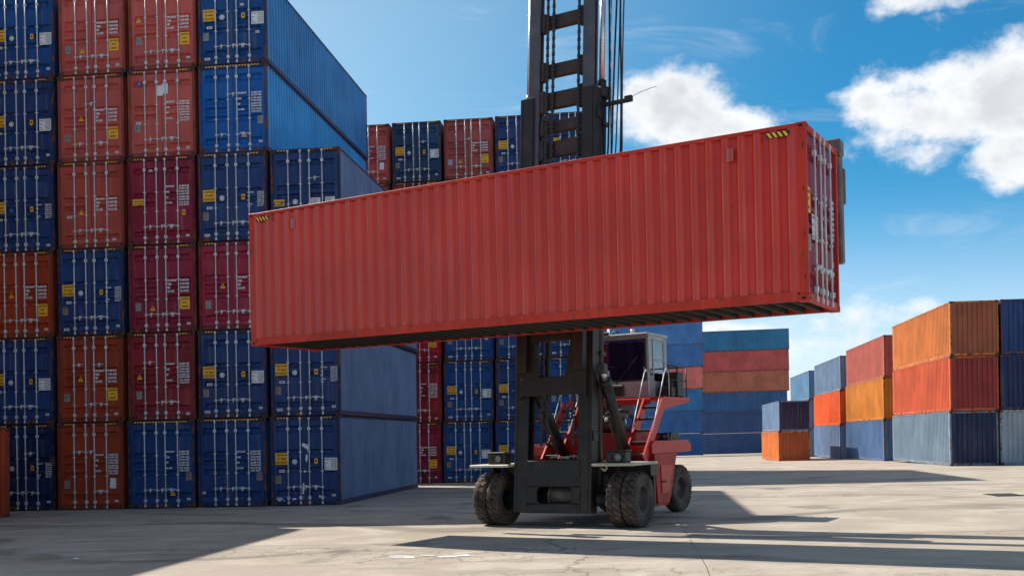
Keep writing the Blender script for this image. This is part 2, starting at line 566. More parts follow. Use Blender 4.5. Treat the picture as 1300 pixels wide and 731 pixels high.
def text_geo(s, size):
    key = (s, size)
    if key in _text_cache:
        return _text_cache[key]
    cu = bpy.data.curves.new('t', 'FONT')
    cu.body = s
    cu.size = size
    cu.resolution_u = 1
    cu.offset = .05
    cu.align_x = 'LEFT'
    ob = bpy.data.objects.new('t', cu)
    me = bpy.data.meshes.new_from_object(ob)
    vs = [tuple(v.co) for v in me.vertices]
    fs = [list(p.vertices) for p in me.polygons]
    wd = max((v[0] for v in vs), default=0)
    bpy.data.objects.remove(ob)
    bpy.data.curves.remove(cu)
    bpy.data.meshes.remove(me)
    _text_cache[key] = (vs, fs, wd)
    return _text_cache[key]


def put_text(mb, s, x, z, size, mi, y=-.002, center=False, width=None, bold=0.0):
    vs, fs, wd = text_geo(s, 1.0)
    kx = size if width is None else width / max(wd, 1e-6)
    ox = x - (wd * kx / 2 if center else 0)
    mb.add([(ox + v[0] * kx, y, z + v[1] * size) for v in vs], fs, mi)


# ------------------------------------------------------------------ container parts
CW, CH, CL = 2.438, 2.896, 12.192
GAP_Y = .058                                    # how far the doors stand behind the end frame
_mesh_cache = {}


def cached(key, fn):
    if key not in _mesh_cache:
        _mesh_cache[key] = fn()
    return _mesh_cache[key]


def corr_profile(length, pitch=.278, depth=.042, flat=.086, margin=.12):
    """points (s, d) of a trapezoid corrugation, d=0 is the outer plane"""
    n = int((length - 2 * margin) / pitch)
    s0 = (length - n * pitch) / 2
    sl = (pitch - 2 * flat) / 2
    pts = [(0.0, 0.0)]
    for i in range(n):
        a = s0 + i * pitch
        pts += [(a + flat / 2, 0), (a + flat / 2 + sl, depth), (a + flat * 1.5 + sl, depth), (a + flat * 1.5 + 2 * sl, 0)]
    pts.append((length, 0.0))
    return pts


def m_side(L, H, sgn, red=False):
    def mk():
        mb = MB()
        y0, y1 = .11, L - .11
        z0, z1 = .15, H - .06
        xo = CW / 2 - .010
        vs = []
        prof = corr_profile(y1 - y0, depth=.066 if red else .050)
        for s, d in prof:
            x = sgn * (xo - d)
            vs += [(x, y0 + s, z0), (x, y0 + s, z1)]
        fs = []
        for i in range(len(prof) - 1):
            q = (2 * i, 2 * i + 2, 2 * i + 3, 2 * i + 1)
            fs.append(q if sgn > 0 else q[::-1])
        mb.add(vs, fs)
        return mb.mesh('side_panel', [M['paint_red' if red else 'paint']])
    return cached(('side', L, H, sgn, red), mk)


def m_end(L, H, red=False, front=False):
    """corrugated end wall; front=True stands at y=0 and looks to -y"""
    def mk():
        mb = MB()
        hw = CW / 2 - .10
        z0, z1 = .14, H - .09
        prof = corr_profile(2 * hw, .25, .045, .11, .04)
        vs = []
        for s, d in prof:
            y = (.03 + d) if front else (L - .03 - d)
            vs += [(-hw + s, y, z0), (-hw + s, y, z1)]
        fs = []
        for i in range(len(prof) - 1):
            q = (2 * i, 2 * i + 2, 2 * i + 3, 2 * i + 1)
            fs.append(q if front else q[::-1])
        mb.add(vs, fs)
        return mb.mesh('end_wall', [M['paint_red' if red else 'paint']])
    return cached(('end', L, H, red, front), mk)


def m_roof(L, H, red=False):
    def mk():
        mb = MB()
        hw = CW / 2 - .05
        prof = corr_profile(L - .3, .21, .02, .06, .1)
        vs = []
        for s, d in prof:
            vs += [(-hw, .15 + s, H - .022 - d), (hw, .15 + s, H - .022 - d)]
        mb.add(vs, [(2 * i, 2 * i + 1, 2 * i + 3, 2 * i + 2) for i in range(len(prof) - 1)])
        for y in (.02, L - .15):
            mb.box(-hw, hw, y, y + .13, H - .03, H - .016)
        return mb.mesh('roof', [M['paint_red' if red else 'paint']])
    return cached(('roof', L, H, red), mk)


def m_floor(L, H):
    def mk():
        mb = MB()
        mb.box(-CW / 2 + .06, CW / 2 - .06, .12, L - .12, .13, .155)
        return mb.mesh('floor', [M['wood']])
    return cached(('floor', L, H), mk)


def casting(mb, cx, cy, sx_, sy_, z0, z1, mi=1, hole=True):
    """corner casting with its oblong holes; sx_, sy_ point outwards"""
    wx, wy = .162, .178
    x0, x1 = sorted((cx, cx - sx_ * wx))
    y0, y1 = sorted((cy, cy - sy_ * wy))
    mb.bbox(x0, x1, y0, y1, z0, z1, .006, mi)
    if hole:
        mx, my, mz = (x0 + x1) / 2, (y0 + y1) / 2, (z0 + z1) / 2
        e = .0015
        yy = cy + sy_ * e
        xx = cx + sx_ * e
        r1, r2 = .040, .026
        ring = [(math.cos(t) * r1, math.sin(t) * r2) for t in [2 * math.pi * i / 8 for i in range(8)]]
        f = list(range(8))
        mb.add([(mx + a, yy, mz + b) for a, b in ring], [f if sy_ < 0 else f[::-1]], 2)
        mb.add([(xx, my + a, mz + b) for a, b in ring], [f if sx_ > 0 else f[::-1]], 2)


def m_frame(L, H, red=False):
    def mk():
        mb = MB()
        W2 = CW / 2
        for sgn in (-1, 1):
            for (y, sy_) in ((0, -1), (L, 1)):
                x0, x1 = sorted((sgn * (W2 - .004), sgn * (W2 - .09)))
                ya, yb = sorted((y - sy_ * .006, y - sy_ * .15))
                mb.bbox(x0, x1, ya, yb, .118, H - .118, .008, 0)
                casting(mb, sgn * W2, y, sgn, sy_, 0, .118)
                casting(mb, sgn * W2, y, sgn, sy_, H - .118, H)
            # side rails
            x0, x1 = sorted((sgn * (W2 - .003), sgn * (W2 - .055)))
            mb.bbox(x0, x1, .178, L - .178, .012, .172, .006, 0)
            mb.bbox(x0, x1, .178, L - .178, H - .074, H - .007, .006, 0)
        for (ya, yb) in ((.010, .10), (L - .10, L - .010)):
            mb.bbox(-W2 + .162, W2 - .162, ya, yb, .016, .150, .006, 0)
            mb.bbox(-W2 + .162, W2 - .162, ya, yb, H - .112, H - .007, .006, 0)
        return mb.mesh('frame', [M['frame_red' if red else 'frame'], M['frame_red' if red else 'casting'], M['void']])
    return cached(('frame', L, H, red), mk)


DOOR_GROOVES = [(.105, .195), (.370, .450), (.470, .550), (.570, .650), (.825, .910)]


def m_door(H, side, variant=0):
    """a door leaf pressed with five horizontal grooves; side -1 left, 1 right"""
    def mk():
        mb = MB()
        W2 = CW / 2
        a, b = (-W2 + .095, -.012) if side < 0 else (.012, W2 - .095)
        z0, z1 = .158, H - .118
        ra, rb = (a + .11, b - .155) if side < 0 else (a + .155, b - .11)
        xs = [(a, 0), (ra, 0), (ra + .025, 1), (rb - .025, 1), (rb, 0), (b, 0)]
        gro = DOOR_GROOVES if variant == 0 else [(.12, .19), (.40, .46), (.50, .56), (.84, .90)]
        zs = [(z1, 0)]
        for t0, t1 in gro:
            za, zb = H * (1 - t0), H * (1 - t1)
            hgt = za - zb
            zs += [(za, 0), (za - hgt * .20, 1), (zb + hgt * .36, 1), (zb, 0)]
        zs.append((z0, 0))
        vs = [(x, GAP_Y + .085 * mx * mz, z) for z, mz in zs for x, mx in xs]
        n = len(xs)
        mb.add(vs, [(j * n + i, (j + 1) * n + i, (j + 1) * n + i + 1, j * n + i + 1) for j in range(len(zs) - 1) for i in range(n - 1)], 0)
        # leaf edge frame
        for (x0, x1) in ((a, a + .045), (b - .045, b)):
            mb.box(x0, x1, GAP_Y - .008, GAP_Y + .03, z0, z1, 0)
        # hinge lugs on the outer edge
        xo = a if side < 0 else b
        for k in range(4):
            zc = z0 + (z1 - z0) * (.10 + .265 * k)
            mb.box(xo - .05, xo + .05, GAP_Y - .032, GAP_Y - .010, zc - .028, zc + .028, 0)
        # rubber seal between the leaves and all around
        xi = b if side < 0 else a
        mb.box(min(xi, xi - side * .012), max(xi, xi - side * .012), GAP_Y - .006, GAP_Y + .02, z0, z1, 1)
        mb.box(a, b, GAP_Y - .010, GAP_Y + .02, z1 - .012, z1 + .010, 1)
        mb.box(a, b, GAP_Y - .010, GAP_Y + .02, z0 - .010, z0 + .012, 1)
        return mb.mesh('door', [M['paint'], M['gasket']])
    return cached(('door', H, side, variant), mk)


ROD_X = (-.60, -.168, .146, .595)


def m_rod(H):
    def mk():
        mb = MB()
        y = GAP_Y - .040
        mb.tube((0, y, .05), (0, y, H - .045), .0205, n=8)
        for z in (.085, H - .085):
            mb.bbox(-.034, .034, y - .022, y + .03, z - .045, z + .045, .008)
        for t in (.14, .40, .62, .80, .915):
            z = H * (1 - t)
            wd = .045 if t not in (.14, .915) else .05
            mb.bbox(-wd, wd, y - .026, GAP_Y - .002, z - (.022 if t not in (.14, .915) else .05), z + (.022 if t not in (.14, .915) else .05), .006)
        return mb.mesh('lock_rod', [M['rod']])
    return cached(('rod', H), mk)


def m_handle(flip, slope):
    def mk():
        mb = MB()
        y = GAP_Y - .062
        ln = .36 * flip
        mb.path([(0, y, 0), (ln * .35, y - .006, .004), (ln * .8, y - .006, .02 + slope * .5), (ln, y + .012, .03 + slope)], .013, 6)
        mb.bbox(-.036, .036, y - .012, y + .03, -.035, .035, .006)
        xa = ln * .55
        mb.bbox(xa - .03, xa + .03, y - .02, GAP_Y, -.03, .06, .006)
        mb.bbox(xa - .012, xa + .012, y - .026, y, -.09, -.02, .004)
        return mb.mesh('door_handle', [M['rod']])
    return cached(('handle', flip, slope), mk)


def m_hazard(full, wd=1.94):
    def mk():
        mb = MB()
        h = .058
        spans = [(-wd / 2, wd / 2)] if full else [(-wd / 2, -wd / 2 + .42), (wd / 2 - .42, wd / 2)]
        if not full:
            spans = [(-.21, .21)]
        for a, b in spans:
            mb.box(a, b, -.002, .004, -h / 2, h / 2, 1)
            n = max(3, int((b - a) / .105))
            p = (b - a) / n
            for i in range(n):
                x = a + i * p + p * .05
                mb.add([(x, -.0045, -h * .42), (x + p * .5, -.0045, -h * .42), (x + p * .85, -.0045, h * .42), (x + p * .35, -.0045, h * .42)], [(0, 1, 2, 3)], 0)
        return mb.mesh('hazard_stripe', [M['yellow'], M['black']])
    return cached(('hazard', full, wd), mk)


def plate(mb, wd, h, mi):
    mb.box(-wd / 2, wd / 2, -.001, .003, -h / 2, h / 2, mi)


def m_label(kind):
    """stickers, plates and stencilled weights, each centred on its own origin, facing -y"""
    def mk():
        mb = MB()
        if kind == 'caution_tall':
            plate(mb, .35, .42, 0)
            put_text(mb, 'CAUTION', -.15, .11, .08, 1, width=.30)
            put_text(mb, "9'6\"", -.08, -.02, .085, 1, width=.16)
            put_text(mb, 'HIGH', -.11, -.15, .08, 1, width=.22)
            return mb.mesh('caution_placard', [M['yellow'], M['black']])
        if kind in ('caution_wide', 'caution_low'):
            h = .40 if kind == 'caution_wide' else .22
            plate(mb, .44, h, 0)
            if kind == 'caution_wide':
                put_text(mb, 'CAUTION', -.19, .10, .075, 1, width=.38)
                put_text(mb, "9'6\" HIGH", -.15, -.03, .085, 1, width=.30)
                for i in range(9):
                    x = -.20 + i * .045
                    mb.add([(x, -.002, -.17), (x + .022, -.002, -.17), (x + .022, -.002, -.08), (x, -.002, -.08)], [(0, 1, 2, 3)], 1)
            else:
                put_text(mb, 'CAUTION', -.19, .0, .08, 1, width=.38)
                put_text(mb, "9'6\" HIGH", -.19, -.09, .07, 1, width=.36)
            return mb.mesh('caution_placard', [M['yellow'], M['black']])
        if kind == 'triangle':
            mb.prism([(-.10, -.085), (.10, -.085), (0, .10)], 1, -.001, .003, 0)
            mb.add([(-.012, -.002, -.03), (.012, -.002, -.03), (.016, -.002, .045), (-.016, -.002, .045)], [(0, 1, 2, 3)], 1)
            mb.add([(-.012, -.002, -.06), (.012, -.002, -.06), (.012, -.002, -.042), (-.012, -.002, -.042)], [(0, 1, 2, 3)], 1)
            return mb.mesh('warning_triangle', [M['yellow'], M['black']])
        if kind in ('plate_grey', 'plate_brown', 'plate_blue'):
            plate(mb, .20, .27, 0)
            for i in range(6):
                z = .10 - i * .036
                mb.add([(-.075, -.002, z), (.075 - (i % 3) * .03, -.002, z), (.075 - (i % 3) * .03, -.002, z + .010), (-.075, -.002, z + .010)], [(0, 1, 2, 3)], 1)
            return mb.mesh('data_plate', [M[{'plate_grey': 'plate', 'plate_brown': 'plate_brown', 'plate_blue': 'lightblue'}[kind]], M['black']])
        if kind == 'white_small':
            plate(mb, .19, .085, 0)
            put_text(mb, '45G1', -.07, -.025, .07, 1, width=.14)
            return mb.mesh('size_sticker', [M['white'], M['black']])
        if kind == 'white_tiny':
            plate(mb, .13, .075, 0)
            put_text(mb, '45G1', -.05, -.02, .05, 1, width=.10)
            return mb.mesh('size_sticker', [M['white'], M['black']])
        if kind == 'paper':
            mb.add([(-.12, 0, -.17), (.11, -.006, -.18), (.12, -.018, .17), (-.10, -.004, .18)], [(0, 1, 2, 3)], 0)
            return mb.mesh('paper_sheet', [M['white']])
        if kind == 'orange_square':
            plate(mb, .12, .18, 0)
            mb.add([(-.03, -.002, -.03), (.03, -.002, -.03), (.03, -.002, .04), (-.03, -.002, .04)], [(0, 1, 2, 3)], 1)
            return mb.mesh('hazard_sticker', [M['yellow'], M['black']])
        if kind in ('circle', 'circle_blue'):
            n = 16
            for r0, r1, mi in ((.0, .045, 1), (.060, .088, 0)):
                vs = []
                for i in range(n):
                    t = 2 * math.pi * i / n
                    vs += [(r0 * math.cos(t), -.001, r0 * math.sin(t)), (r1 * math.cos(t), -.001, r1 * math.sin(t))]
                mb.add(vs, [(2 * i, 2 * i + 1, (2 * i + 3) % (2 * n), (2 * i + 2) % (2 * n)) for i in range(n)], mi)
            a = M['white'] if kind == 'circle' else M['blue_print']
            return mb.mesh('round_emblem', [a, a])
        if kind == 'blue_square':
            plate(mb, .13, .13, 0)
            put_text(mb, 'i', -.01, -.03, .09, 1)
            return mb.mesh('blue_sticker', [M['blue_print'], M['white']])
        if kind == 'white_label':
            plate(mb, .44, .42, 0)
            for i, (a, b) in enumerate((('MAX.GROSS', '32.500 KGS'), ('', '71.650 LBS'), ('TARE', '3.900 KGS'), ('', '8.600 LBS'), ('NET', '28.600 KGS'), ('CU.CAP.', '76.4 CU.M.'))):
                z = .14 - i * .062
                if a:
                    put_text(mb, a, -.20, z, .045, 1, width=.04 * len(a) * .45)
                put_text(mb, b, .0, z, .045, 1, width=.19)
            return mb.mesh('weight_label', [M['white'], M['black']])
        if kind == 'white_pair':
            plate(mb, .34, .25, 0)
            for i in range(4):
                z = .07 - i * .052
                put_text(mb, ('MAX.GROSS', 'TARE', 'NET', 'CU.CAP.')[i], -.15, z, .038, 1, width=.28 - (i % 2) * .08)
            return mb.mesh('weight_label', [M['white'], M['black']])
        if kind == 'text4':
            rows = [('MAX.GROSS', '30.480 KGS'), ('TARE', '3.900 KGS'), ('NET', '26.580 KGS'), ('CU.CAP.', '76.4 CU.M.')]
            for i, (a, b) in enumerate(rows):
                z = .17 - i * .125
                put_text(mb, a, -.40, z, .098, 0, width=.038 * len(a))
                put_text(mb, b, .06, z, .098, 0, width=.33)
            return mb.mesh('weight_lettering', [M['white']])
        if kind in ('text', 'text_small'):
            rows = [('MAX.GROSS', '30.480 KGS'), ('', '67.200 LBS'), ('TARE', '3.900 KGS'), ('', '8.600 LBS'), ('NET', '26.580 KGS'), ('', '58.600 LBS'), ('CU.CAP.', '76.4 CU.M.'), ('', '2.700 CU.FT.')]
            k = 1.12 if kind == 'text' else .80
            for i, (a, b) in enumerate(rows):
                z = .25 - i * .078 - (i // 2) * .012
                if a:
                    put_text(mb, a, -.38 * k, z * k, .074 * k, 0, width=.032 * len(a) * k)
                put_text(mb, b, .06 * k, z * k, .074 * k, 0, width=.33 * k)
            return mb.mesh('weight_lettering', [M['white']])
        raise KeyError(kind)
    return cached(('label', kind), mk)


# label layouts: (kind, u from the left, t from the top)
LAY = {
    'A':  [('text4', .735, .475), ('caution_tall', .83, .68), ('triangle', .35, .50), ('plate_grey', .135, .71), ('white_tiny', .88, .905)],
    'A1': [('text4', .735, .475), ('caution_tall', .83, .67), ('triangle', .35, .72), ('plate_grey', .135, .70), ('white_tiny', .88, .905)],
    'A2': [('text', .735, .475), ('plate_grey', .135, .71), ('white_tiny', .88, .905), ('paper', .83, .70)],
    'A3': [('text4', .735, .50), ('triangle', .35, .58), ('white_small', .17, .63), ('white_tiny', .84, .905)],
    'A4': [('text', .735, .46), ('triangle', .17, .50), ('plate_grey', .16, .71), ('white_tiny', .88, .93)],
    'A5': [('text4', .735, .475), ('caution_tall', .83, .66), ('triangle', .15, .42), ('plate_grey', .15, .66), ('white_tiny', .88, .88)],
    'A6': [('text4', .735, .475), ('caution_tall', .83, .67), ('triangle', .33, .70), ('plate_blue', .12, .71), ('white_tiny', .88, .905)],
    'A7': [('text', .735, .475), ('plate_grey', .135, .66), ('blue_square', .17, .15), ('white_small', .15, .60), ('paper', .55, .22), ('paper', .475, .24), ('white_tiny', .88, .905)],
    'B':  [('caution_wide', .155, .475), ('white_small', .16, .615), ('plate_brown', .105, .71), ('circle', .345, .51), ('orange_square', .655, .505), ('white_label', .865, .54), ('white_small', .12, .925), ('white_tiny', .90, .89)],
    'B1': [('caution_wide', .155, .475), ('white_small', .16, .615), ('plate_brown', .105, .71), ('circle', .345, .51), ('orange_square', .655, .505), ('text_small', .84, .53), ('white_small', .12, .925), ('white_tiny', .90, .90)],
    'B2': [('caution_wide', .155, .43), ('white_small', .16, .57), ('plate_grey', .105, .67), ('circle', .345, .46), ('orange_square', .655, .455), ('white_label', .865, .49), ('white_tiny', .64, .33), ('white_tiny', .86, .65), ('white_small', .12, .925)],
    'B3': [('caution_wide', .155, .475), ('white_small', .16, .615), ('plate_brown', .105, .71), ('circle_blue', .345, .51), ('orange_square', .655, .505), ('text_small', .84, .53), ('white_tiny', .90, .93)],
    'C':  [('text', .74, .43), ('plate_grey', .895, .64), ('triangle', .66, .80), ('white_tiny', .895, .885)],
    'C1': [('text', .74, .48), ('plate_brown', .895, .66), ('white_tiny', .08, .84)],
    'C2': [('text', .735, .46), ('plate_brown', .90, .64), ('triangle', .66, .83), ('white_tiny', .895, .90)],
    'D':  [('caution_low', .10, .60), ('orange_square', .16, .60), ('circle', .35, .595), ('white_pair', .64, .60), ('white_pair', .85, .595), ('white_small', .64, .78), ('white_small', .85, .775), ('plate_brown', .12, .89), ('plate_brown', .33, .88)],
    'E':  [('caution_low', .16, .505), ('white_tiny', .345, .15), ('text', .735, .44), ('orange_square', .83, .64), ('white_tiny', .88, .905)],
}

ROOT_COUNT = 0


def place_parent(o, parent, x=0, y=0, z=0):
    o.parent = parent
    o.location = (x, y, z)


def container(label, color, matrix, kind='doors', lay='A', full=False, L=CL, H=CH, group=None, far=False, variant=0, frame_color=None, side=None, end=None, scuffs=False):
    """kind: doors = door end at the near end, wall = corrugated end wall at the near end"""
    t = thing('shipping_container', label, 'container', group, matrix)
    k = random.uniform(.93, 1.07)
    col = tuple(c * k for c in color)
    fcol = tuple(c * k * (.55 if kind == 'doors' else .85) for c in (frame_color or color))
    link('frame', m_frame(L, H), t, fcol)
    link('side_panel', m_side(L, H, -1), t, side or col)
    link('side_panel', m_side(L, H, 1), t, side or col)
    link('roof', m_roof(L, H), t, col)
    link('floor', m_floor(L, H), t, col)
    if kind == 'wall':
        link('end_wall', m_end(L, H, False, True), t, end or col)
        link('end_wall', m_end(L, H), t, col)
        return t
    link('end_wall', m_end(L, H), t, col)
    for hx in ((0,) if full else (-.76, .76)):
        link('hazard_stripe', m_hazard(full), t, loc=(hx, .004, H - .055))
    doors = []
    for s in (-1, 1):
        doors.append(link('door', m_door(H, s, variant), t, col))
    for i, x in enumerate(ROD_X):
        d = doors[0 if x < 0 else 1]
        r = link('lock_rod', m_rod(H), d)
        r.location = (x, 0, 0)
        up = random.random() < .12
        h = link('door_handle', m_handle(1 if i in (0, 2) else (1 if i == 1 else 1), .05 if i == 1 else 0.0) if i < 3 else m_handle(-1, 0.02), d)
        h.location = (x, 0, H * (.205 if not up else .66))
    for kd, u, tt in LAY[lay]:
        x = (u - .5) * CW
        o = link(m_label(kd).name.split('.')[0], m_label(kd), doors[0 if x < 0 else 1])
        o.location = (x, GAP_Y - .014, H * (1 - tt))
        if kd.startswith('text'):
            o['kind'] = 'stuff'
    if scuffs:                                  # bare patches where the doors were struck
        rs = random.Random(4)
        for (u, tt, wd, h) in ((.49, .33, .10, .09), (.53, .35, .05, .12), (.515, .47, .04, .16), (.49, .62, .05, .05), (.47, .80, .05, .14), (.53, .79, .06, .05), (.46, .86, .03, .06), (.70, .90, .04, .05), (.12, .94, .05, .04), (.18, .95, .03, .05), (.33, .93, .07, .04)):
            mb = MB()
            ring = [(wd * math.cos(a) * rs.uniform(.6, 1.2), -.002, h * math.sin(a) * rs.uniform(.5, 1.2)) for a in [2 * math.pi * i / 9 for i in range(9)]]
            mb.add(ring, [list(range(9))])
            x = (u - .5) * CW
            link('scrape', mb.mesh('scrape', [M['white']]), doors[0 if x < 0 else 1], loc=(x, GAP_Y - .013, H * (1 - tt)))
    return t


TILT = .018                                     # each container leans with the yard a little


def mat_y(xc, y, tier, H=CH, gap=.006, jig=True, slide=True):
    """a container lying along y; xc is the centre line of its column on the ground"""
    z = gz(xc, y + 6) + tier * (H + gap)
    x = xc
    if jig:
        x += random.uniform(-.02, .02)
        y += random.uniform(-.03, .03)
    return Matrix.Translation((x, y, z + .012)) @ Matrix.Rotation(-TILT if slide else 0, 4, 'Y') @ Matrix.Rotation(random.uniform(-.0012, .0012), 4, 'Z')


def mat_x(x0, yc, tier, H=CH, gap=.006, dx=0.0):
    z = gz(x0 + 6, yc) + tier * (H + gap)
    return Matrix.Translation((x0 + dx + random.uniform(-.03, .03), yc, z)) @ Matrix.Rotation(-SLOPE, 4, 'Y') @ Matrix.Rotation(-math.pi / 2, 4, 'Z')


# paint colours
NAVY = (.020, .055, .178)
NAVY2 = (.016, .030, .095)
BLUE = (.012, .074, .250)
BRIGHT = (.010, .120, .42)
ORANGE_BROWN = (.36, .050, .018)
SALMON = (.54, .108, .086)
MAROON = (.25, .016, .044)
CRIMSON = (.38, .024, .060)
DARKRED = (.28, .020, .030)
BRICK = (.48, .085, .060)

NTH = ['bottom', 'second', 'third', 'fourth', 'fifth', 'top']


def tier_word(i, n):
    if i == 0:
        return 'on the ground'
    if i == n - 1:
        return 'on top'
    return ['', 'second up', 'third up', 'fourth up', 'fifth up'][i]


# ---- the tall stack on the left, doors towards the camera
FRONT_Y = 34.6
FRONT_H = 3.02
G1 = 'containers in the tall stack at the left'
COLS = [
    (-21.75, 'of the leftmost column', [
        (NAVY2, 'dark navy', 'B1', 0), (NAVY, 'navy', 'B', 0), (ORANGE_BROWN, 'orange-brown', 'A', 0),
        (NAVY, 'navy', 'B3', 0), (NAVY, 'faded navy', 'B', 0), (BLUE, 'blue', 'B', 0)]),
    (-19.15, 'in the second left column', [
        (ORANGE_BROWN, 'orange-brown', 'A2', 0), (ORANGE_BROWN, 'orange-brown', 'A', 0), (NAVY, 'navy', 'B1', 0),
        (BRICK, 'brick red', 'A3', 0), (SALMON, 'salmon red', 'A', 0), (SALMON, 'dusty rose red', 'A1', 0)]),
    (-16.55, 'in the third left column', [
        ((.012, .052, .172), 'blue', 'C2', 1), (DARKRED, 'dark red', 'A4', 0), (MAROON, 'maroon', 'A1', 0),
        (MAROON, 'maroon', 'E', 0), (SALMON, 'salmon red', 'A7', 0), (SALMON, 'salmon red', 'A5', 0)]),
    (-14.00, 'in the tall corner column', [
        ((.012, .050, .175), 'blue', 'C1', 1), (NAVY, 'navy', 'B', 0), (CRIMSON, 'crimson', 'A', 0),
        (NAVY, 'navy', 'B1', 0), (BRIGHT, 'bright blue', 'C', 1), (BLUE, 'blue', 'B2', 0)]),
    (-11.44, 'in the four-high column', [
        (NAVY, 'scuffed navy', 'B', 0), (NAVY, 'navy', 'B1', 0), (NAVY, 'navy', 'B', 0), (NAVY, 'navy', 'D', 0)]),
]
SIDES = {}
for _n, _c in (('scuffed navy', (.115, .175, .310)), ('navy', (.125, .190, .340))):
    SIDES[(_n, 'in the four-hig')] = _c                    # sky sheen on the long sides, painted in as a paler colour
SIDES[('bright blue', 'in the tall cor')] = (.035, .29, .66)  # the tall column's sides get the painted sky sheen too
SIDES[('blue', 'in the tall cor')] = (.040, .22, .52)
EXTRA = {'A': 'square yellow placard', 'A1': 'placard and low triangle', 'A2': 'white sheet on its door', 'A3': 'triangle but no placard',
         'A4': 'small yellow triangle', 'A5': 'placard and high triangle', 'A6': 'light blue plate', 'A7': 'papers taped on its doors',
         'B': 'white weight label', 'B1': 'white weight lettering', 'B2': 'many white stickers', 'B3': 'round blue emblem',
         'C': 'full hazard stripe', 'C1': 'full hazard stripe', 'C2': 'full hazard stripe', 'D': 'orange and white labels', 'E': 'low wide placard'}
for xc, where, tiers in COLS:
    for i, (c, cn, lay, full) in enumerate(tiers):
        lab = f"{cn} container with {EXTRA[lay]}, {tier_word(i, len(tiers))} {where}"
        container(lab, c, mat_y(xc, FRONT_Y, i, H=FRONT_H), 'doors', lay, bool(full), H=FRONT_H, group=G1, scuffs=cn.startswith('scuffed'), L=(13.1 if 'tall corner' in where else CL), variant=(1 if lay in ('D', 'A7', 'A3', 'E') or (lay == 'B1' and i % 2) else 0), side=SIDES.get((cn, where[:15])))

for i, (c, cn) in enumerate([(NAVY, 'navy'), (BLUE, 'blue'), (ORANGE_BROWN, 'orange-brown'), (MAROON, 'maroon'), (NAVY2, 'dark navy'), (BRICK, 'brick red')]):
    container(f"{cn} container {tier_word(i, 6)} of the column cut off by the left edge", c, mat_y(-24.42, FRONT_Y, i, H=FRONT_H), 'wall', H=FRONT_H, group=G1)

# ---- the stack standing nearer the camera, mostly beyond the left edge of the picture
G1B = 'containers in the near stack at the left edge'
container('orange-brown container standing alone on the ground, cut off by the left edge', ORANGE_BROWN,
          mat_y(-20.42 - CW / 2, 31.85 - CL, 0, jig=False, slide=False), 'wall', group=G1B)
for i, (c, cn) in enumerate([(NAVY, 'navy'), (NAVY2, 'dark navy'), (BRICK, 'brick red'), (BLUE, 'blue'), (NAVY, 'dull navy'), (SALMON, 'salmon red')]):
    container(f"{cn} container {tier_word(i, 6)} in the near stack beyond the left edge", c,
              mat_y(-23.25 - CW / 2, 33.7 - CL, i, jig=False, slide=False), 'wall', group=G1B)

# ---- the row behind, doors towards the camera
BACK_Y = 51.0
G2 = 'containers in the row behind the lifted container'
BCOLS = [
    (-13.75, 'in the hidden back column', [(CRIMSON, 'crimson', 'A4', 0), (DARKRED, 'dark red', 'A4', 0), (CRIMSON, 'red', 'A', 0), (BRICK, 'brick red', 'A', 0), (BRICK, 'red', 'A', 0), (SALMON, 'salmon red', 'A2', 0)]),
    (-11.17, 'in the half-hidden back column', [(MAROON, 'maroon', 'A', 0), (DARKRED, 'brownish red', 'A4', 0), ((.42, .020, .040), 'bright red', 'A', 0), (BRICK, 'brick red', 'A', 0), ((.36, .03, .04), 'red', 'A', 0), ((.022, .062, .135), 'slate blue', 'B', 0)]),
    (-8.60, 'in the row left of the mast', [(BLUE, 'blue', 'B', 0), (BLUE, 'blue', 'B', 0), (BLUE, 'blue', 'B2', 0), (NAVY, 'navy', 'B', 0), (DARKRED, 'dark red', 'A', 0), ((.42, .085, .072), 'salmon red', 'A6', 0)]),
    (-6.03, 'behind the left mast upright', [(BLUE, 'blue', 'B1', 0), (NAVY, 'navy', 'B3', 0), (BLUE, 'blue', 'B3', 0), (NAVY, 'navy', 'B', 0), (NAVY, 'navy', 'B1', 0), ((.02, .045, .16), 'blue', 'B', 0)]),
    (-3.48, 'seen through the mast', [(BLUE, 'blue', 'B', 0), (BLUE, 'blue', 'B2', 0), (NAVY, 'navy', 'B1', 0), (NAVY, 'navy', 'B', 0), (NAVY, 'navy', 'B', 0), ((.02, .045, .16), 'blue', 'B1', 0)]),
]
for xc, where, tiers in BCOLS:
    for i, (c, cn, lay, full) in enumerate(tiers):
        container(f"{cn} container with {EXTRA[lay]}, {tier_word(i, 6)} {where}", c, mat_y(xc, BACK_Y, i, H=2.96), 'doors', lay, bool(full), H=2.96, group=G2)

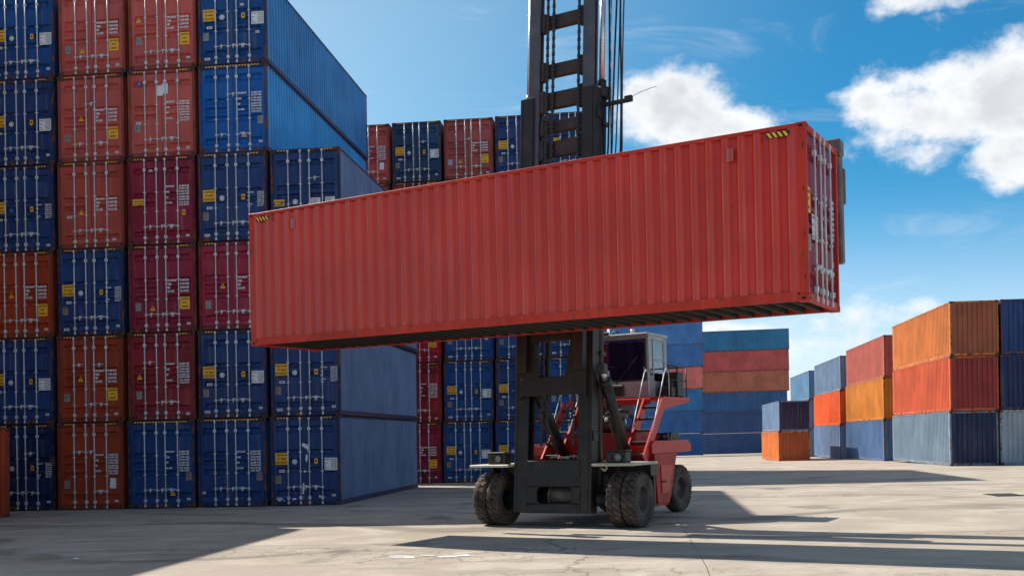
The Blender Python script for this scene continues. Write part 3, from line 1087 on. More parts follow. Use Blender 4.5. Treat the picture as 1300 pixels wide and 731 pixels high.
# ---- the sunlit rows at the right, long sides and end walls
G3 = 'containers in the low row at the right'
OR, ORED = (.62, .190, .045), (.62, .105, .030)
GBLUE, LBLUE = (.150, .235, .330), (.20, .33, .44)
RX = 15.95
rows = [
    (RX, 58.2, 13.1, [((.165, .24, .32), 'grey-blue', 'on the ground at the corner of the nearest stack at right'),
                    ((.62, .115, .045), 'red-orange', 'in the middle of the nearest stack at right'),
                    ((.58, .185, .045), 'orange', 'on top of the nearest stack at right')], [(.018, .028, .075), (.28, .035, .032), (.36, .105, .050)]),  # end walls darker than the lit sides: their shade is put into the colour
    (RX + 2.56, 58.25, CL, [((.33, .40, .45), 'pale grey-blue', 'on the ground at the right edge'),
                            (NAVY2, 'dark navy', 'in the middle at the right edge'),
                            (NAVY, 'navy', 'on top at the right edge')], None),
    (16.2, 75.0, 13.716, [((.085, .165, .32), 'blue', 'on the ground in the second stack of the row at right'),
                          ((.60, .215, .035), 'yellow-orange', 'in the middle of the second stack of the row at right'),
                          ((.47, .120, .090), 'salmon red', 'on top of the second stack of the row at right')], None),
    (16.2, 91.4, 13.716, [((.15, .235, .40), 'pale blue', 'on the ground in the third stack of the row at right'),
                          ((.72, .110, .025), 'vivid orange', 'in the middle of the third stack of the row at right'),
                          ((.16, .24, .36), 'weathered grey-blue', 'on top of the third stack of the row at right')], None),
    (16.2, 108.6, 13.716, [(GBLUE, 'grey-blue', 'on the ground in the hidden farthest stack at right'),
                           (GBLUE, 'grey-blue', 'in the middle of the hidden farthest stack at right'),
                           ((.13, .27, .44), 'light blue', 'on top of the farthest stack at right')], None),
]
for (xl, y, L, tiers, ends) in rows:
    for i, (c, cn, where) in enumerate(tiers):
        t = container(f"{cn} container {where}", c, mat_y(xl + CW / 2, y, i), 'wall', L=L, group=G3, end=ends[i] if ends else None)
G4 = 'containers in the small two-high stack'
for i, (c, cn, e) in enumerate([((.60, .170, .035), 'orange', (.40, .10, .03)), ((.15, .24, .38), 'blue-grey', (.030, .028, .075))]):  # last colour: end wall with its shade painted in
    container(f"{cn} plain container {'on the ground' if i == 0 else 'on top'} of the small two-high stack", c,
              mat_y(10.50 + CW / 2, 86.0, i, H=2.42), 'wall', H=2.42, group=G4, end=e)

# ---- the two far walls of containers seen from their long sides
G5 = 'containers in the far stacks'
far = [
    (-4.72, 141.0, 'in the far stack behind the cab', [((.045, .15, .36), 'blue'), ((.045, .16, .40), 'clear blue'), ((.035, .18, .38), 'teal blue'), ((.62, .17, .14), 'rust red'), ((.055, .18, .44), 'mid blue'), ((.07, .22, .50), 'lighter blue')]),
    (7.70, 153.0, 'in the far stack right of the cab', [((.050, .105, .235), 'dark blue'), ((.052, .108, .25), 'navy blue'), ((.048, .125, .29), 'blue'), ((.50, .165, .100), 'rust red'), ((.56, .110, .095), 'brick red'), ((.040, .20, .36), 'teal blue')]),
]
for x0, y, where, tiers in far:
    for i, (c, cn) in enumerate(tiers):
        container(f"{cn} container side on, {tier_word(i, 6)} {where}", c,
                  mat_x(x0, y + CW / 2, i, H=2.92, dx=(.25 if i >= 3 and x0 > 0 else 0)), 'wall', H=2.92, group=G5)

# ------------------------------------------------------------------ the lifted red container
RED = (.52, .028, .016)
s = 1.03
ax = Vector((math.cos(-.405) * math.cos(.01736), math.sin(-.405) * math.cos(.01736), math.sin(.01736)))
nv = Vector((-math.sin(-.405), math.cos(-.405), 0))
nv = nv * math.cos(.01274) + ax.cross(nv) * math.sin(.01274)
up = ax.cross(nv)
org = Vector((-8.5948, 22.2534, 1.9441)) * s
LR = CL * s
# local frame: doors at y=0 look along +axis, so local y = -axis, local x = nv... x to the far side
WID = .86
o_end = org + ax * LR + nv * (CW / 2 * s * WID)           # middle of the door end's lower edge
rot = Matrix((nv, -ax, up)).transposed()        # columns: local x -> far side, local y -> back along the axis
rot4 = rot.to_4x4()
red_m = Matrix.Translation(o_end) @ rot4 @ Matrix.Scale(s, 4) @ Matrix.Scale(WID, 4, (1, 0, 0))


def red_container():
    t = thing('shipping_container', 'long red high cube container with corrugated side, held in the air by the black mast', 'container', None, red_m)
    L, H = CL, CH
    link('frame', m_frame(L, H, True), t, (.50, .036, .019))
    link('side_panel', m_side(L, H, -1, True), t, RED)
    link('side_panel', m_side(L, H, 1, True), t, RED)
    link('roof', m_roof(L, H, True), t, RED)
    link('end_wall', m_end(L, H, True), t, RED)
    link('floor', m_floor(L, H), t)
    cm = MB()
    cm.box(-CW / 2 + .06, CW / 2 - .06, 0, .045, .022, .034)
    cm.box(-CW / 2 + .06, CW / 2 - .06, 0, .006, .034, .126)
    cm.box(-CW / 2 + .06, CW / 2 - .06, 0, .045, .126, .129)
    cme = cm.mesh('cross_member', [M['beam']])
    n = 38
    for i in range(n):
        link('cross_member', cme, t, loc=(0, .3 + i * (L - .65) / (n - 1), 0))
    # vents and the hazard strips of a high cube on the long side towards the camera (local -x)
    vm = MB()
    vm.bbox(-CW / 2 - .012, -CW / 2 + .03, -.07, .07, -.11, .11, .012)
    vm.box(-CW / 2 - .016, -CW / 2 - .013, -.045, .045, -.085, -.07)
    vme = vm.mesh('vent', [M['paint_red']])
    for y in (1.28, L - 1.28):
        link('vent', vme, t, (.42, .045, .036), loc=(0, y, H - .36))
    hm = MB()
    for i in range(4):
        y = -.16 + i * .088
        hm.add([(-CW / 2 - .0105, y, -.042), (-CW / 2 - .0105, y + .045, -.042), (-CW / 2 - .0105, y + .10, .042), (-CW / 2 - .0105, y + .055, .042)], [(3, 2, 1, 0)], 0)
    hm.box(-CW / 2 - .009, -CW / 2 - .004, -.17, .21, -.046, .046, 1)
    hme = hm.mesh('hazard_stripe', [M['yellow'], M['black']])
    for y in (.44, L - .44):
        link('hazard_stripe', hme, t, loc=(0, y, H - .15))
    # doors at the right end
    doors = [link('door', m_door(H, s_), t, (.30, .026, .060)) for s_ in (-1, 1)]
    for i, x in enumerate(ROD_X):
        d = doors[0 if x < 0 else 1]
        link('lock_rod', m_rod(H), d, loc=(x, -.012, 0))
        link('door_handle', m_handle(1 if i < 3 else -1, 0.0), d, loc=(x, -.012, H * .21))
    for kd, u, tt in [('caution_tall', .10, .42), ('text', .74, .45), ('plate_grey', .13, .66), ('white_label', .30, .56), ('white_small', .85, .72), ('white_tiny', .9, .9)]:
        x = (u - .5) * CW
        link(m_label(kd).name.split('.')[0], m_label(kd), doors[0 if x < 0 else 1], loc=(x, GAP_Y - .014, H * (1 - tt)))
    # oblong lashing slots in the corner post
    sm = MB()
    for zf in (.14, .38, .63, .87):
        sm.bbox(-CW / 2 + .001, -CW / 2 + .02, .045, .07, H * zf - .045, H * zf + .045, .008)
    link('lashing_slot', sm.mesh('lashing_slot', [M['void']]), t)
    return t


red_container()

# ------------------------------------------------------------------ the container truck
A = Vector((-1.94, 24.74, 0))
A.z = gz(A.x, A.y)
aU = -.40
U = Vector((math.cos(aU), math.sin(aU), SLOPE * math.cos(aU))).normalized()
V = Vector((-math.sin(aU), math.cos(aU), -SLOPE * math.sin(aU)))
V = (V - U * U.dot(V)).normalized()
Wv = U.cross(V)
truck_m = Matrix.Translation(A) @ Matrix((U, V, Wv)).transposed().to_4x4()
truck = thing('container_truck', 'red and black container lift truck with tall mast, raised cab and dusty dual tyres', 'forklift', None, truck_m)
LEAN = .090                                     # the mast leans back


def tp(name, mb, mats, parent=truck, mast=False, label=None):
    o = link(name, mb.mesh(name, mats), parent)
    if mast:
        o.location = (0, -.5, 0)
        o.rotation_euler = (-LEAN, 0, 0)
    if label:
        o['label'] = label
    return o


def build_mast():
    mk = [M['mast']]
    for sg in (-1, 1):
        # outer upright: channel open to the inside
        mb = MB()
        def bx(x0, x1, *r):
            a, b = sorted((sg * x0, sg * x1))
            mb.bbox(a, b, *r, .012)
        e = .09 if sg > 0 else 0.0
        bx(.985 - e, 1.06 - e, 0, .34, .34, 10.35)
        bx(.70 - e, .984 - e, -.002, .055, .34, 10.35)
        bx(.70 - e, .984 - e, .285, .342, .34, 10.35)
        for z in (2.0, 4.6, 7.2, 9.6):
            bx(1.061 - e, 1.09 - e, .04, .30, z, z + .22)
        tp('outer_upright', mb, mk, mast=True)
        # inner upright: H beam running inside the channel, up beyond the picture
        mb = MB()
        bx(.70, .76, .075, .265, 3.1, 13.6)
        bx(.58, .88, .060, .112, 3.1, 13.6)
        bx(.58, .88, .228, .280, 3.1, 13.6)
        tp('inner_upright', mb, [M['mast_grey']], mast=True)
        # lift cylinder behind the upright
        mb = MB()
        cu = .90 if sg > 0 else 1.07
        mb.tube((sg * cu, .47, .7), (sg * cu, .47, 10.3), .115, n=16)
        mb.tube((sg * cu, .47, 10.18), (sg * cu, .47, 10.44), .165, n=16)
        mb.tube((sg * cu, .47, 10.44), (sg * cu, .47, 10.62), .105, n=16)
        for z in (1.2, 4.0, 6.8, 9.5):
            mb.bbox(sg * cu - .13, sg * cu + .13, .34, .60, z, z + .10, .01)
        cyl = tp('lift_cylinder', mb, [M['dark']], mast=True)
        pr = MB()
        pr.tube((sg * cu, .47, 10.5), (sg * cu, .47, 13.6), .072, n=14)
        link('piston_rod', pr.mesh('piston_rod', [M['chrome']]), cyl)
    # cross beams of the moving mast
    for z, h, y in ((12.20, .34, .12), (10.98, .34, .12), (10.22, .42, .09), (9.58, .30, .12), (9.02, .40, .10), (8.35, .28, .12), (7.2, .34, .12), (5.9, .34, .12), (13.35, .3, .12)):
        mb = MB()
        mb.bbox(-.60, .60, y, y + .12, z - h / 2, z + h / 2, .02)
        mb.bbox(-.60, -.44, y - .015, y + .13, z - h / 2 - .07, z + h / 2 + .07, .03)
        mb.bbox(.44, .60, y - .015, y + .13, z - h / 2 - .07, z + h / 2 + .07, .03)
        tp('cross_beam', mb, [M['mast_brown']], mast=True)
    # base plate with its oblong slot
    mb = MB()
    y0, y1 = -.030, .05
    mb.bbox(-.698, .698, y0, y1, .94, 1.56, .02)
    mb.bbox(-.698, .698, y0, y1, .33, .55, .02)
    mb.bbox(-.698, -.42, y0, y1, .551, .939, .01)
    mb.bbox(.50, .698, y0, y1, .551, .939, .01)
    for (cx, cz, q) in ((-.42, .55, 0), (.50, .55, 1), (.50, .94, 2), (-.42, .94, 3)):
        sx_ = 1 if q in (0, 3) else -1
        sz_ = 1 if q in (0, 1) else -1
        arc = [(cx, cz)] + [(cx + sx_ * (.11 - .11 * math.sin(t)), cz + sz_ * (.11 - .11 * math.cos(t))) for t in [math.pi / 2 * i / 4 for i in range(5)]]
        mb.prism(arc, 1, y0 + .002, y1 - .002)
    mb.tube((-.02, -.045, .44), (-.02, -.03, .44), .035, n=10)
    for x in (-.6, .6):
        for z in (.5, 1.1, 1.45):
            mb.tube((x, -.05, z), (x, -.03, z), .028, n=8)
    tp('mast_base_plate', mb, mk, mast=True)
    mb = MB()
    mb.tube((-.22, .36, .74), (.42, .36, .74), .20, n=20)
    for x in (-.22, .37):
        mb.tube((x, .36, .74), (x + .05, .36, .74), .235, n=24)
    tp('hose_drum', mb, [M['grip']], mast=True)
    # chains on the front of the mast
    for x, y in ((-.36, .05), (-.20, .05), (.50, .02)):
        mb = MB()
        z, k = 1.9, 0
        while z < 13.4:
            ww = .026 if k % 2 else .036
            mb.box(x - ww, x + ww, y - .02, y + .02, z, z + .085)
            z += .10
            k += 1
        tp('lift_chain', mb, [M['chain']], mast=True)
    # hydraulic hoses hanging beside the right cylinder
    for i, (x, dx) in enumerate(((1.30, .0), (1.355, .03), (1.41, -.02), (1.47, .05), (1.53, .02), (1.59, -.03), (1.65, .01), (1.70, .04))):
        mb = MB()
        pts = []
        for j in range(15):
            z = 7.2 + j * 6.4 / 14
            f = j / 14
            sway = .05 * math.sin(f * 3.1 + i * 1.3) + dx * f
            pts.append((x - .27 + sway - .24 * max(0, .28 - f), .50 + .03 * (i % 3), z))
        mb.path(pts, .017 if i % 3 else .024, 6)
        tp('hydraulic_hose', mb, [M['chrome'] if i == 1 else M['hose']], mast=True)
    mb = MB()
    mb.bbox(.95, 1.60, .44, .50, 9.97, 10.07, .01)
    mb.bbox(1.50, 1.69, .42, .52, 9.98, 10.12, .01)
    tp('hose_bracket', mb, [M['mast']], mast=True)
    mb = MB()
    mb.path([(1.66, .47, 10.08), (1.9, .47, 10.16), (2.15, .47, 10.20), (2.30, .47, 10.21)], .006, 6)
    tp('antenna_wire', mb, [M['hose']], mast=True)


build_mast()


def build_carriage():
    mk = [M['mast']]
    # carriage frame that rides on the mast, the part seen below the container
    mb = MB()
    mb.bbox(-.86, .86, -.16, -.04, 3.06, 3.50, .03)
    tp('carriage_beam', mb, mk, mast=True)
    mb = MB()
    mb.bbox(-.70, .70, -.17, -.05, 4.32, 4.7, .03)
    tp('carriage_beam', mb, mk, mast=True)
    for sg in (-1, 1):
        mb = MB()
        pts = [(sg * .86, 2.98), (sg * .34, 3.50), (sg * .52, 4.65), (sg * .52, 7.6), (sg * .86, 7.6)]
        if sg < 0:
            pts = pts[::-1]
        mb.prism([(a, b) for a, b in pts], 1, -.155, -.05)
        mb.bbox(min(sg * .60, sg * .88), max(sg * .60, sg * .88), -.34, -.156, 3.6, 7.4, .02)
        tp('carriage_plate', mb, mk, mast=True)
    # spreader: a long beam on the far side of the container with an arm at each end
    mb = MB()
    mb.bbox(-3.4, 4.6, -1.12, -.80, 6.55, 7.05, .03)
    mb.bbox(-1.4, 1.4, -.95, -.45, 5.2, 7.3, .03)
    tp('spreader_beam', mb, mk)
    mb = MB()
    mb.bbox(-5.2, -3.38, -1.10, -.84, 6.62, 6.98, .02)
    mb.bbox(4.58, 6.62, -1.10, -.84, 6.62, 6.98, .02)
    tp('spreader_extension', mb, [M['mast_brown']])
    for sg, x0, x1 in ((-1, -5.5, -5.18), (1, 6.60, 6.93)):
        mb = MB()
        mb.bbox(x0, x1, -1.50, -1.16, 7.30, 7.62, .03)
        mb.bbox(x0 + .02, x1 - .02, -1.44, -1.20, 5.25, 7.31, .03)
        mb.bbox(x0 + .04, x1 + .01, -1.22, -1.12, 6.4, 7.1, .03)
        tp('spreader_arm', mb, [M['arm']])


build_carriage()


def tyre_mesh(r=.635, wd=.33, rim_r=.33):
    mb = MB()
    n = 48
    prof = [(-wd * .36, rim_r), (-wd * .47, rim_r + .05), (-wd * .52, (rim_r + r) / 2), (-wd * .49, r - .075), (-wd * .44, r - .045), (-wd * .3, r - .036), (0, r - .034),
            (wd * .3, r - .036), (wd * .44, r - .045), (wd * .49, r - .075), (wd * .52, (rim_r + r) / 2), (wd * .47, rim_r + .05), (wd * .36, rim_r)]
    m = len(prof)
    vs = []
    for i in range(n):
        t = 2 * math.pi * i / n
        for a, rr in prof:
            vs.append((a, rr * math.cos(t), rr * math.sin(t)))
    fs = [(i * m + j, i * m + j + 1, ((i + 1) % n) * m + j + 1, ((i + 1) % n) * m + j) for i in range(n) for j in range(m - 1)]
    mb.add(vs, fs, 0, True)
    # tread lugs, two staggered rows wrapping over the shoulder
    k = 24
    for row in (-1, 1):
        for i in range(k):
            t = 2 * math.pi * (i + (.5 if row > 0 else 0)) / k
            dt = 2 * math.pi / k * .31
            sk = .16 * row
            pr = [(row * .012, r - .03, r, 0), (row * wd * .34, r - .04, r - .002, .5), (row * wd * .505, r - .10, r - .045, 1)]
            q = []
            for a, r0, r1, f in pr:
                for rr in (r0, r1):
                    for e in (-1, 1):
                        tt = t + e * dt * (1 - .12 * f) + sk * f
                        q.append((a, rr * math.cos(tt), rr * math.sin(tt)))
            fs = []
            for s_ in range(2):
                o = s_ * 4
                fs += [(o + 2, o + 3, o + 7, o + 6), (o, o + 4, o + 5, o + 1)[::-1], (o, o + 2, o + 6, o + 4), (o + 1, o + 5, o + 7, o + 3)]
            fs += [(0, 1, 3, 2), (8, 10, 11, 9)]
            mb.add(q, fs, 0)
    return mb.mesh('tyre', [M['tyre']])


def rim_mesh(rim_r=.335, wd=.33, side=1):
    mb = MB()
    n = 28
    prof = [(wd * .40 * side, rim_r + .012), (wd * .42 * side, rim_r - .02), (wd * .30 * side, rim_r - .04), (wd * .0, rim_r - .06), (-wd * .15 * side, rim_r - .09), (-wd * .15 * side, .15), (wd * .05 * side, .13), (wd * .08 * side, .001)]
    m = len(prof)
    vs = []
    for i in range(n):
        t = 2 * math.pi * i / n
        for a, rr in prof:
            vs.append((a, rr * math.cos(t), rr * math.sin(t)))
    mb.add(vs, [(i * m + j, i * m + j + 1, ((i + 1) % n) * m + j + 1, ((i + 1) % n) * m + j) for i in range(n) for j in range(m - 1)], 0, True)
    for i in range(10):
        t = 2 * math.pi * i / 10
        y, z = .20 * math.cos(t), .20 * math.sin(t)
        mb.tube((-wd * .15 * side, y, z), (-wd * .05 * side, y, z), .016, n=6)
    # inner back face so the wheel is closed
    mb.tube((-wd * .34 * side, 0, 0), (-wd * .30 * side, 0, 0), rim_r, n=28)
    return mb.mesh('rim', [M['rim']])


def build_wheels():
    ty = tyre_mesh()
    rims = {1: rim_mesh(side=1), -1: rim_mesh(side=-1)}
    for x, s_ in ((-1.935, -1), (-1.565, 1), (1.565, -1), (1.935, 1)):
        o = link('tyre', ty, truck, loc=(x, 0, .632), rot=(random.uniform(0, 6), 0, 0))
        link('rim', rims[s_], o)
    for x, s_ in ((-.98, -1), (1.02, 1)):
        o = link('tyre', ty, truck, loc=(x, 4.75, .632), rot=(random.uniform(0, 6), 0, R(-4)))
        link('rim', rims[s_], o)
    mb = MB()
    mb.tube((-1.5, 0, .63), (1.5, 0, .63), .16, n=14)
    mb.tube((-.35, .05, .66), (.35, .05, .66), .30, n=18)
    mb.bbox(-1.2, 1.2, .1, .5, .55, 1.2, .03)
    tp('front_axle', mb, [M['dark']])
    mb = MB()
    mb.tube((-.9, 4.75, .63), (.9, 4.75, .63), .12, n=12)
    tp('rear_axle', mb, [M['dark']])


build_wheels()


def build_body():
    dk = [M['dark']]
    # chassis
    mb = MB()
    mb.bbox(-1.1, -.75, -.05, 3.9, .95, 1.50, .02)
    mb.bbox(.70, 1.04, -.05, 3.9, .95, 1.50, .02)
    mb.bbox(-.55, .40, 3.6, 5.0, .90, 1.25, .02)
    mb.bbox(-.74, .74, .8, 3.6, .80, 1.30, .02)
    tp('chassis_frame', mb, dk)
    # fenders over the dual tyres
    for sg in (-1, 1):
        mb = MB()
        x0, x1 = (-2.16, -1.08) if sg < 0 else (1.08, 2.12)
        mb.bbox(x0, x1, -.62, .80, 1.405, 1.47, .02)
        f = tp('fender', mb, [M['fender']])
        mb = MB()
        a, b = (x0 + .10, x1 - .06) if sg < 0 else (x0 + .06, x1 - .12)
        mb.bbox(a, b, .80, .90, .42, 1.40, .01)
        mb.prism([(.40, 1.15), (.801, 1.15), (.801, 1.404), (.40, 1.404)], 0, (x0 + .02 if sg < 0 else x1 - .05), (x0 + .05 if sg < 0 else x1 - .02))
        tp('splash_guard', mb, dk)
        # head lamps in a black box standing on the fender
        mb = MB()
        lx = -1.52 if sg < 0 else 1.60
        mb.bbox(lx - .24, lx + .24, -.42, -.10, 1.471, 1.73, .02)
        mb.bbox(lx - .26, lx + .26, -.45, -.08, 1.731, 1.76, .008)
        mb.tube((lx + .08, -.46, 1.60), (lx + .08, -.42, 1.60), .095, n=14)
        mb.tube((lx - .14, -.45, 1.60), (lx - .14, -.42, 1.60), .06, n=12)
        lamp = tp('headlight', mb, dk)
        ml = MB()
        ml.tube((lx + .08, -.468, 1.60), (lx + .08, -.461, 1.60), .075, n=14)
        link('lens', ml.mesh('lens', [M['lens']]), lamp)
    # red engine cover
    mb = MB()
    mb.prism([(-.70, 1.46), (1.30, 1.46), (1.26, 2.16), (-.66, 2.16)], 1, 1.5, 2.9)
    tp('engine_cover', mb, [M['red_dirty']])
    mb = MB()
    mb.bbox(-.60, .42, 2.5, 3.4, 2.161, 2.90, .02)
    mb.bbox(.80, .90, 2.6, 2.75, 2.161, 2.92, .01)
    tp('radiator_block', mb, dk)
    mb = MB()
    mb.tube((-.06, 2.05, 2.36), (.70, 2.05, 2.36), .22, n=20)
    for x in (.0, .2, .4, .6):
        mb.tube((x, 2.05, 2.36), (x + .05, 2.05, 2.36), .235, n=20)
    mb.tube((.70, 2.05, 2.36), (.76, 2.05, 2.36), .15, n=16)
    tp('air_filter', mb, dk)
    mb = MB()
    mb.tube((.92, 1.95, 2.16), (.92, 1.95, 2.5), .10, n=14)
    mb.tube((.92, 1.95, 2.5), (.92, 1.95, 2.56), .06, n=12)
    tp('fluid_canister', mb, [M['blue_can']])
    mb = MB()
    mb.path([(.30, 1.9, 2.60), (.55, 1.85, 2.72), (.95, 1.9, 2.66), (1.12, 2.0, 2.3)], .045, 8)
    mb.path([(-.3, 1.8, 2.2), (-.1, 1.75, 2.62), (.25, 1.85, 2.66)], .035, 8)
    tp('engine_hose', mb, dk)
    # platform that carries the cab
    mb = MB()
    mb.prism([(2.45, 2.93), (4.28, 2.93), (4.28, 3.02), (2.45, 3.02)], 0, -1.0, 1.62)
    mb.prism([(2.47, 2.70), (4.22, 2.90), (4.22, 2.929), (2.47, 2.929)], 0, 1.50, 1.60)
    mb.bbox(-1.0, 1.3, 2.36, 2.449, 2.84, 2.99, .01)
    tp('cab_platform', mb, [M['red']])
    # side body in front of the rear wheel, with door seams and handle
    mb = MB()
    pts = [(1.50, 1.62), (1.66, .42), (2.40, .42), (2.52, .60), (2.95, 1.62)]
    mb.prism(pts, 0, 1.05, 1.74)
    mb.bbox(1.30, 1.735, 1.56, 2.35, .36, .419, .01)
    body = tp('side_body', mb, [M['red_dirty']])
    mb = MB()
    mb.prism([(1.84, 1.34), (1.90, .66), (2.34, .66), (2.62, 1.34)], 0, 1.741, 1.760)
    hatch = link('hatch', mb.mesh('hatch', [M['red']]), body)
    mb = MB()
    mb.bbox(1.761, 1.80, 1.94, 2.16, .92, .96, .006)
    link('handle', mb.mesh('handle', [M['grip']]), body)
    mb = MB()
    mb.prism([(1.50, 1.62), (1.66, .42), (2.40, .42), (2.52, .60), (2.95, 1.62)], 0, -1.74, -1.05)
    tp('side_body', mb, [M['red_dirty']])
    # counterweight
    mb = MB()
    mb.prism([(1.46, 1.625), (1.46, 1.84), (1.62, 1.93), (3.85, 1.93), (4.08, 1.80), (4.08, 1.66), (3.85, 1.625)], 0, 1.04, 1.70)
    mb.prism([(1.46, 1.625), (1.46, 1.84), (1.62, 1.93), (3.85, 1.93), (4.08, 1.80), (4.08, 1.66), (3.85, 1.625)], 0, -1.70, -1.04)
    tp('side_cowl', mb, [M['red']])
    mb = MB()
    mb.bbox(-.70, .40, 4.2, 5.5, 1.30, 1.80, .08)
    tp('counterweight', mb, [M['red']])
    for sg in (1,):
        mb = MB()
        mb.prism([(3.0, 1.931), (3.75, 1.931), (3.62, 2.13), (3.14, 2.13)], 0, sg * 1.42 - .12, sg * 1.42 + .12)
        mb.bbox(1.22, 1.54, 2.90, 2.999, 1.931, 2.12, .02)
        for x in (1.30, 1.46):
            mb.tube((x, 2.87, 2.03), (x, 2.90, 2.03), .066, n=12)
        o = tp('work_light', mb, dk)
        for x in (1.30, 1.46):
            ml = MB()
            ml.tube((x, 2.858, 2.03), (x, 2.869, 2.03), .048, n=12)
            link('lens', ml.mesh('lens', [M['lens']]), o)


build_body()


def build_cab():
    x0, x1 = -.28, 1.10
    y0, y1 = 2.90, 4.02
    zb, zt = 3.03, 4.62
    # lower panels
    mb = MB()
    mb.bbox(x0, x1, y0 - .06, y0, zb, 3.47, .015)
    mb.bbox(x0 + .01, x0 + .06, y0 + .001, y1, zb, 3.47, .01)
    mb.bbox(x1 - .06, x1 - .01, y0 + .001, y0 + .25, zb, 3.60, .01)
    mb.bbox(x0, x1, y1, y1 + .05, zb, zt - .05, .01)
    tp('cab_panel', mb, [M['cream']])
    # pillars
    mb = MB()
    for (xa, ya) in ((x0, y0 - .05), (x1 - .08, y0 - .05), (x0, y1 - .09), (x1 - .08, y1 - .09)):
        mb.bbox(xa, xa + .08, ya, ya + .085, 3.471 if ya < y0 + .2 else 3.03, zt - .02, .012)
    mb.bbox(x0 + .081, x1 - .081, y0 - .04, y0 + .02, zt - .10, zt - .02, .008)
    mb.bbox(x1 - .075, x1 - .005, y0 + .036, y1 - .091, zt - .10, zt - .02, .008)
    mb.bbox(x0 + .005, x0 + .075, y0 + .036, y1 - .091, zt - .10, zt - .02, .008)
    tp('cab_pillar_frame', mb, [M['cream']])
    # roof
    mb = MB()
    mb.bbox(x0 - .03, x1 + .03, y0 - .13, y1 + .10, zt - .02, zt + .055, .025)
    tp('cab_roof', mb, [M['cream']])
    # glass
    mb = MB()
    mb.box(x0 + .081, x1 - .081, y0 - .022, y0 - .012, 3.471, zt - .101)
    ws = tp('windscreen', mb, [M['glass']])
    mb = MB()
    a0, a1, c0, c1 = x0 + .081, x1 - .081, 3.471, zt - .101
    for r in ((a0, a1, c0 - .02, c0 + .03), (a0, a1, c1 - .03, c1 + .005), (a0, a0 + .035, c0 + .03, c1 - .03), (a1 - .035, a1, c0 + .03, c1 - .03)):
        mb.bbox(r[0], r[1], y0 - .064, y0 - .024, r[2], r[3], .005)
    link('seal', mb.mesh('seal', [M['gasket']]), ws)
    mb = MB()
    mb.box(x0 + .082, x0 + .012, y0 + .036, y1 - .091, 3.471, zt - .101)
    mb.v = [(min(p[0], x0 + .03) if p[0] > x0 + .05 else x0 + .02, p[1], p[2]) for p in mb.v]
    tp('side_window', mb, [M['glass_side']])
    mb = MB()
    mb.bbox(x1 - .05, x1 - .006, y0 + .252, y0 + .30, zb, zt - .101, .008)
    mb.bbox(x1 - .05, x1 - .006, y1 - .145, y1 - .092, zb, zt - .101, .008)
    mb.bbox(x1 - .05, x1 - .006, y0 + .301, y1 - .146, zb, zb + .42, .008)
    mb.bbox(x1 - .05, x1 - .006, y0 + .301, y1 - .146, zt - .155, zt - .102, .008)
    mb.bbox(x1 - .05, x1 - .006, y0 + .301, y1 - .146, 3.98, 4.02, .008)
    door = tp('cab_door', mb, [M['cream']])
    mb = MB()
    mb.box(x1 - .034, x1 - .024, y0 + .301, y1 - .146, zb + .421, 3.979)
    mb.box(x1 - .034, x1 - .024, y0 + .301, y1 - .146, 4.021, zt - .156)
    link('window', mb.mesh('window', [M['glass_side']]), door)
    mb = MB()
    mb.bbox(x1 - .005, x1 + .03, y1 - .22, y1 - .17, 3.45, 3.62, .008)
    link('handle', mb.mesh('handle', [M['dark']]), door)
    mb = MB()
    mb.box(x1 - .034, x1 - .024, y0 + .036, y0 + .251, 3.601, zt - .101)
    tp('side_window', mb, [M['glass_side']])
    # wiper
    mb = MB()
    mb.path([(.18, y0 - .075, 3.40), (.42, y0 - .06, 3.66), (.70, y0 - .05, 4.02)], .012, 6)
    mb.path([(.52, y0 - .05, 3.76), (.80, y0 - .05, 4.10)], .020, 6)
    tp('wiper', mb, [M['hose']])
    # black ventilation box on the nose, with a yellow sticker
    mb = MB()
    mb.bbox(-.26, .42, y0 - .16, y0 - .061, 3.09, 3.38, .02)
    for i in range(5):
        mb.bbox(.06, .40, y0 - .175, y0 - .161, 3.12 + i * .05, 3.145 + i * .05, .004)
    o = tp('vent_box', mb, [M['dark']])
    ms = MB()
    ms.box(-.02, .17, y0 - .184, y0 - .178, 3.15, 3.22, 0)
    link('sticker', ms.mesh('sticker', [M['yellow']]), o)
    # inside: seat, steering wheel, console
    mb = MB()
    mb.bbox(.16, .66, 3.35, 3.80, 3.30, 3.46, .05)
    mb.bbox(.18, .64, 3.72, 3.86, 3.46, 4.15, .05)
    mb.bbox(.30, .52, 3.74, 3.84, 4.17, 4.35, .04)
    tp('driver_seat', mb, [M['dark']])
    mb = MB()
    n = 20
    c = Vector((.41, 3.18, 3.74))
    ring = [c + Vector((.21 * math.cos(2 * math.pi * i / n), .10 * math.sin(2 * math.pi * i / n), .18 * math.sin(2 * math.pi * i / n))) for i in range(n + 1)]
    mb.path(ring, .016, 6)
    mb.tube((.41, 3.18, 3.74), (.41, 3.05, 3.30), .03, n=8)
    tp('steering_wheel', mb, [M['dark']])
    mb = MB()
    mb.bbox(-.18, .0, 3.05, 3.7, 3.04, 3.70, .03)
    mb.bbox(.12, .72, 2.92, 3.10, 3.04, 3.36, .03)
    tp('console', mb, [M['dark']])
    # beacon and lamps on the roof
    mb = MB()
    mb.tube((.50, 3.25, zt + .055), (.50, 3.25, zt + .085), .075, n=14)
    mb.tube((.50, 3.25, zt + .085), (.50, 3.25, zt + .20), .062, .05, n=14)
    tp('beacon', mb, [M['amber']])
    mb = MB()
    mb.path([(.20, 3.0, zt + .05), (.20, 3.0, zt + .14), (.05, 3.0, zt + .14), (.05, 3.0, zt + .05)], .018, 6)
    mb.bbox(-.22, .02, 2.78, 2.88, zt + .06, zt + .13, .02)
    tp('roof_lamp', mb, [M['dark']])
    # machinery behind the cab on the platform
    mb = MB()
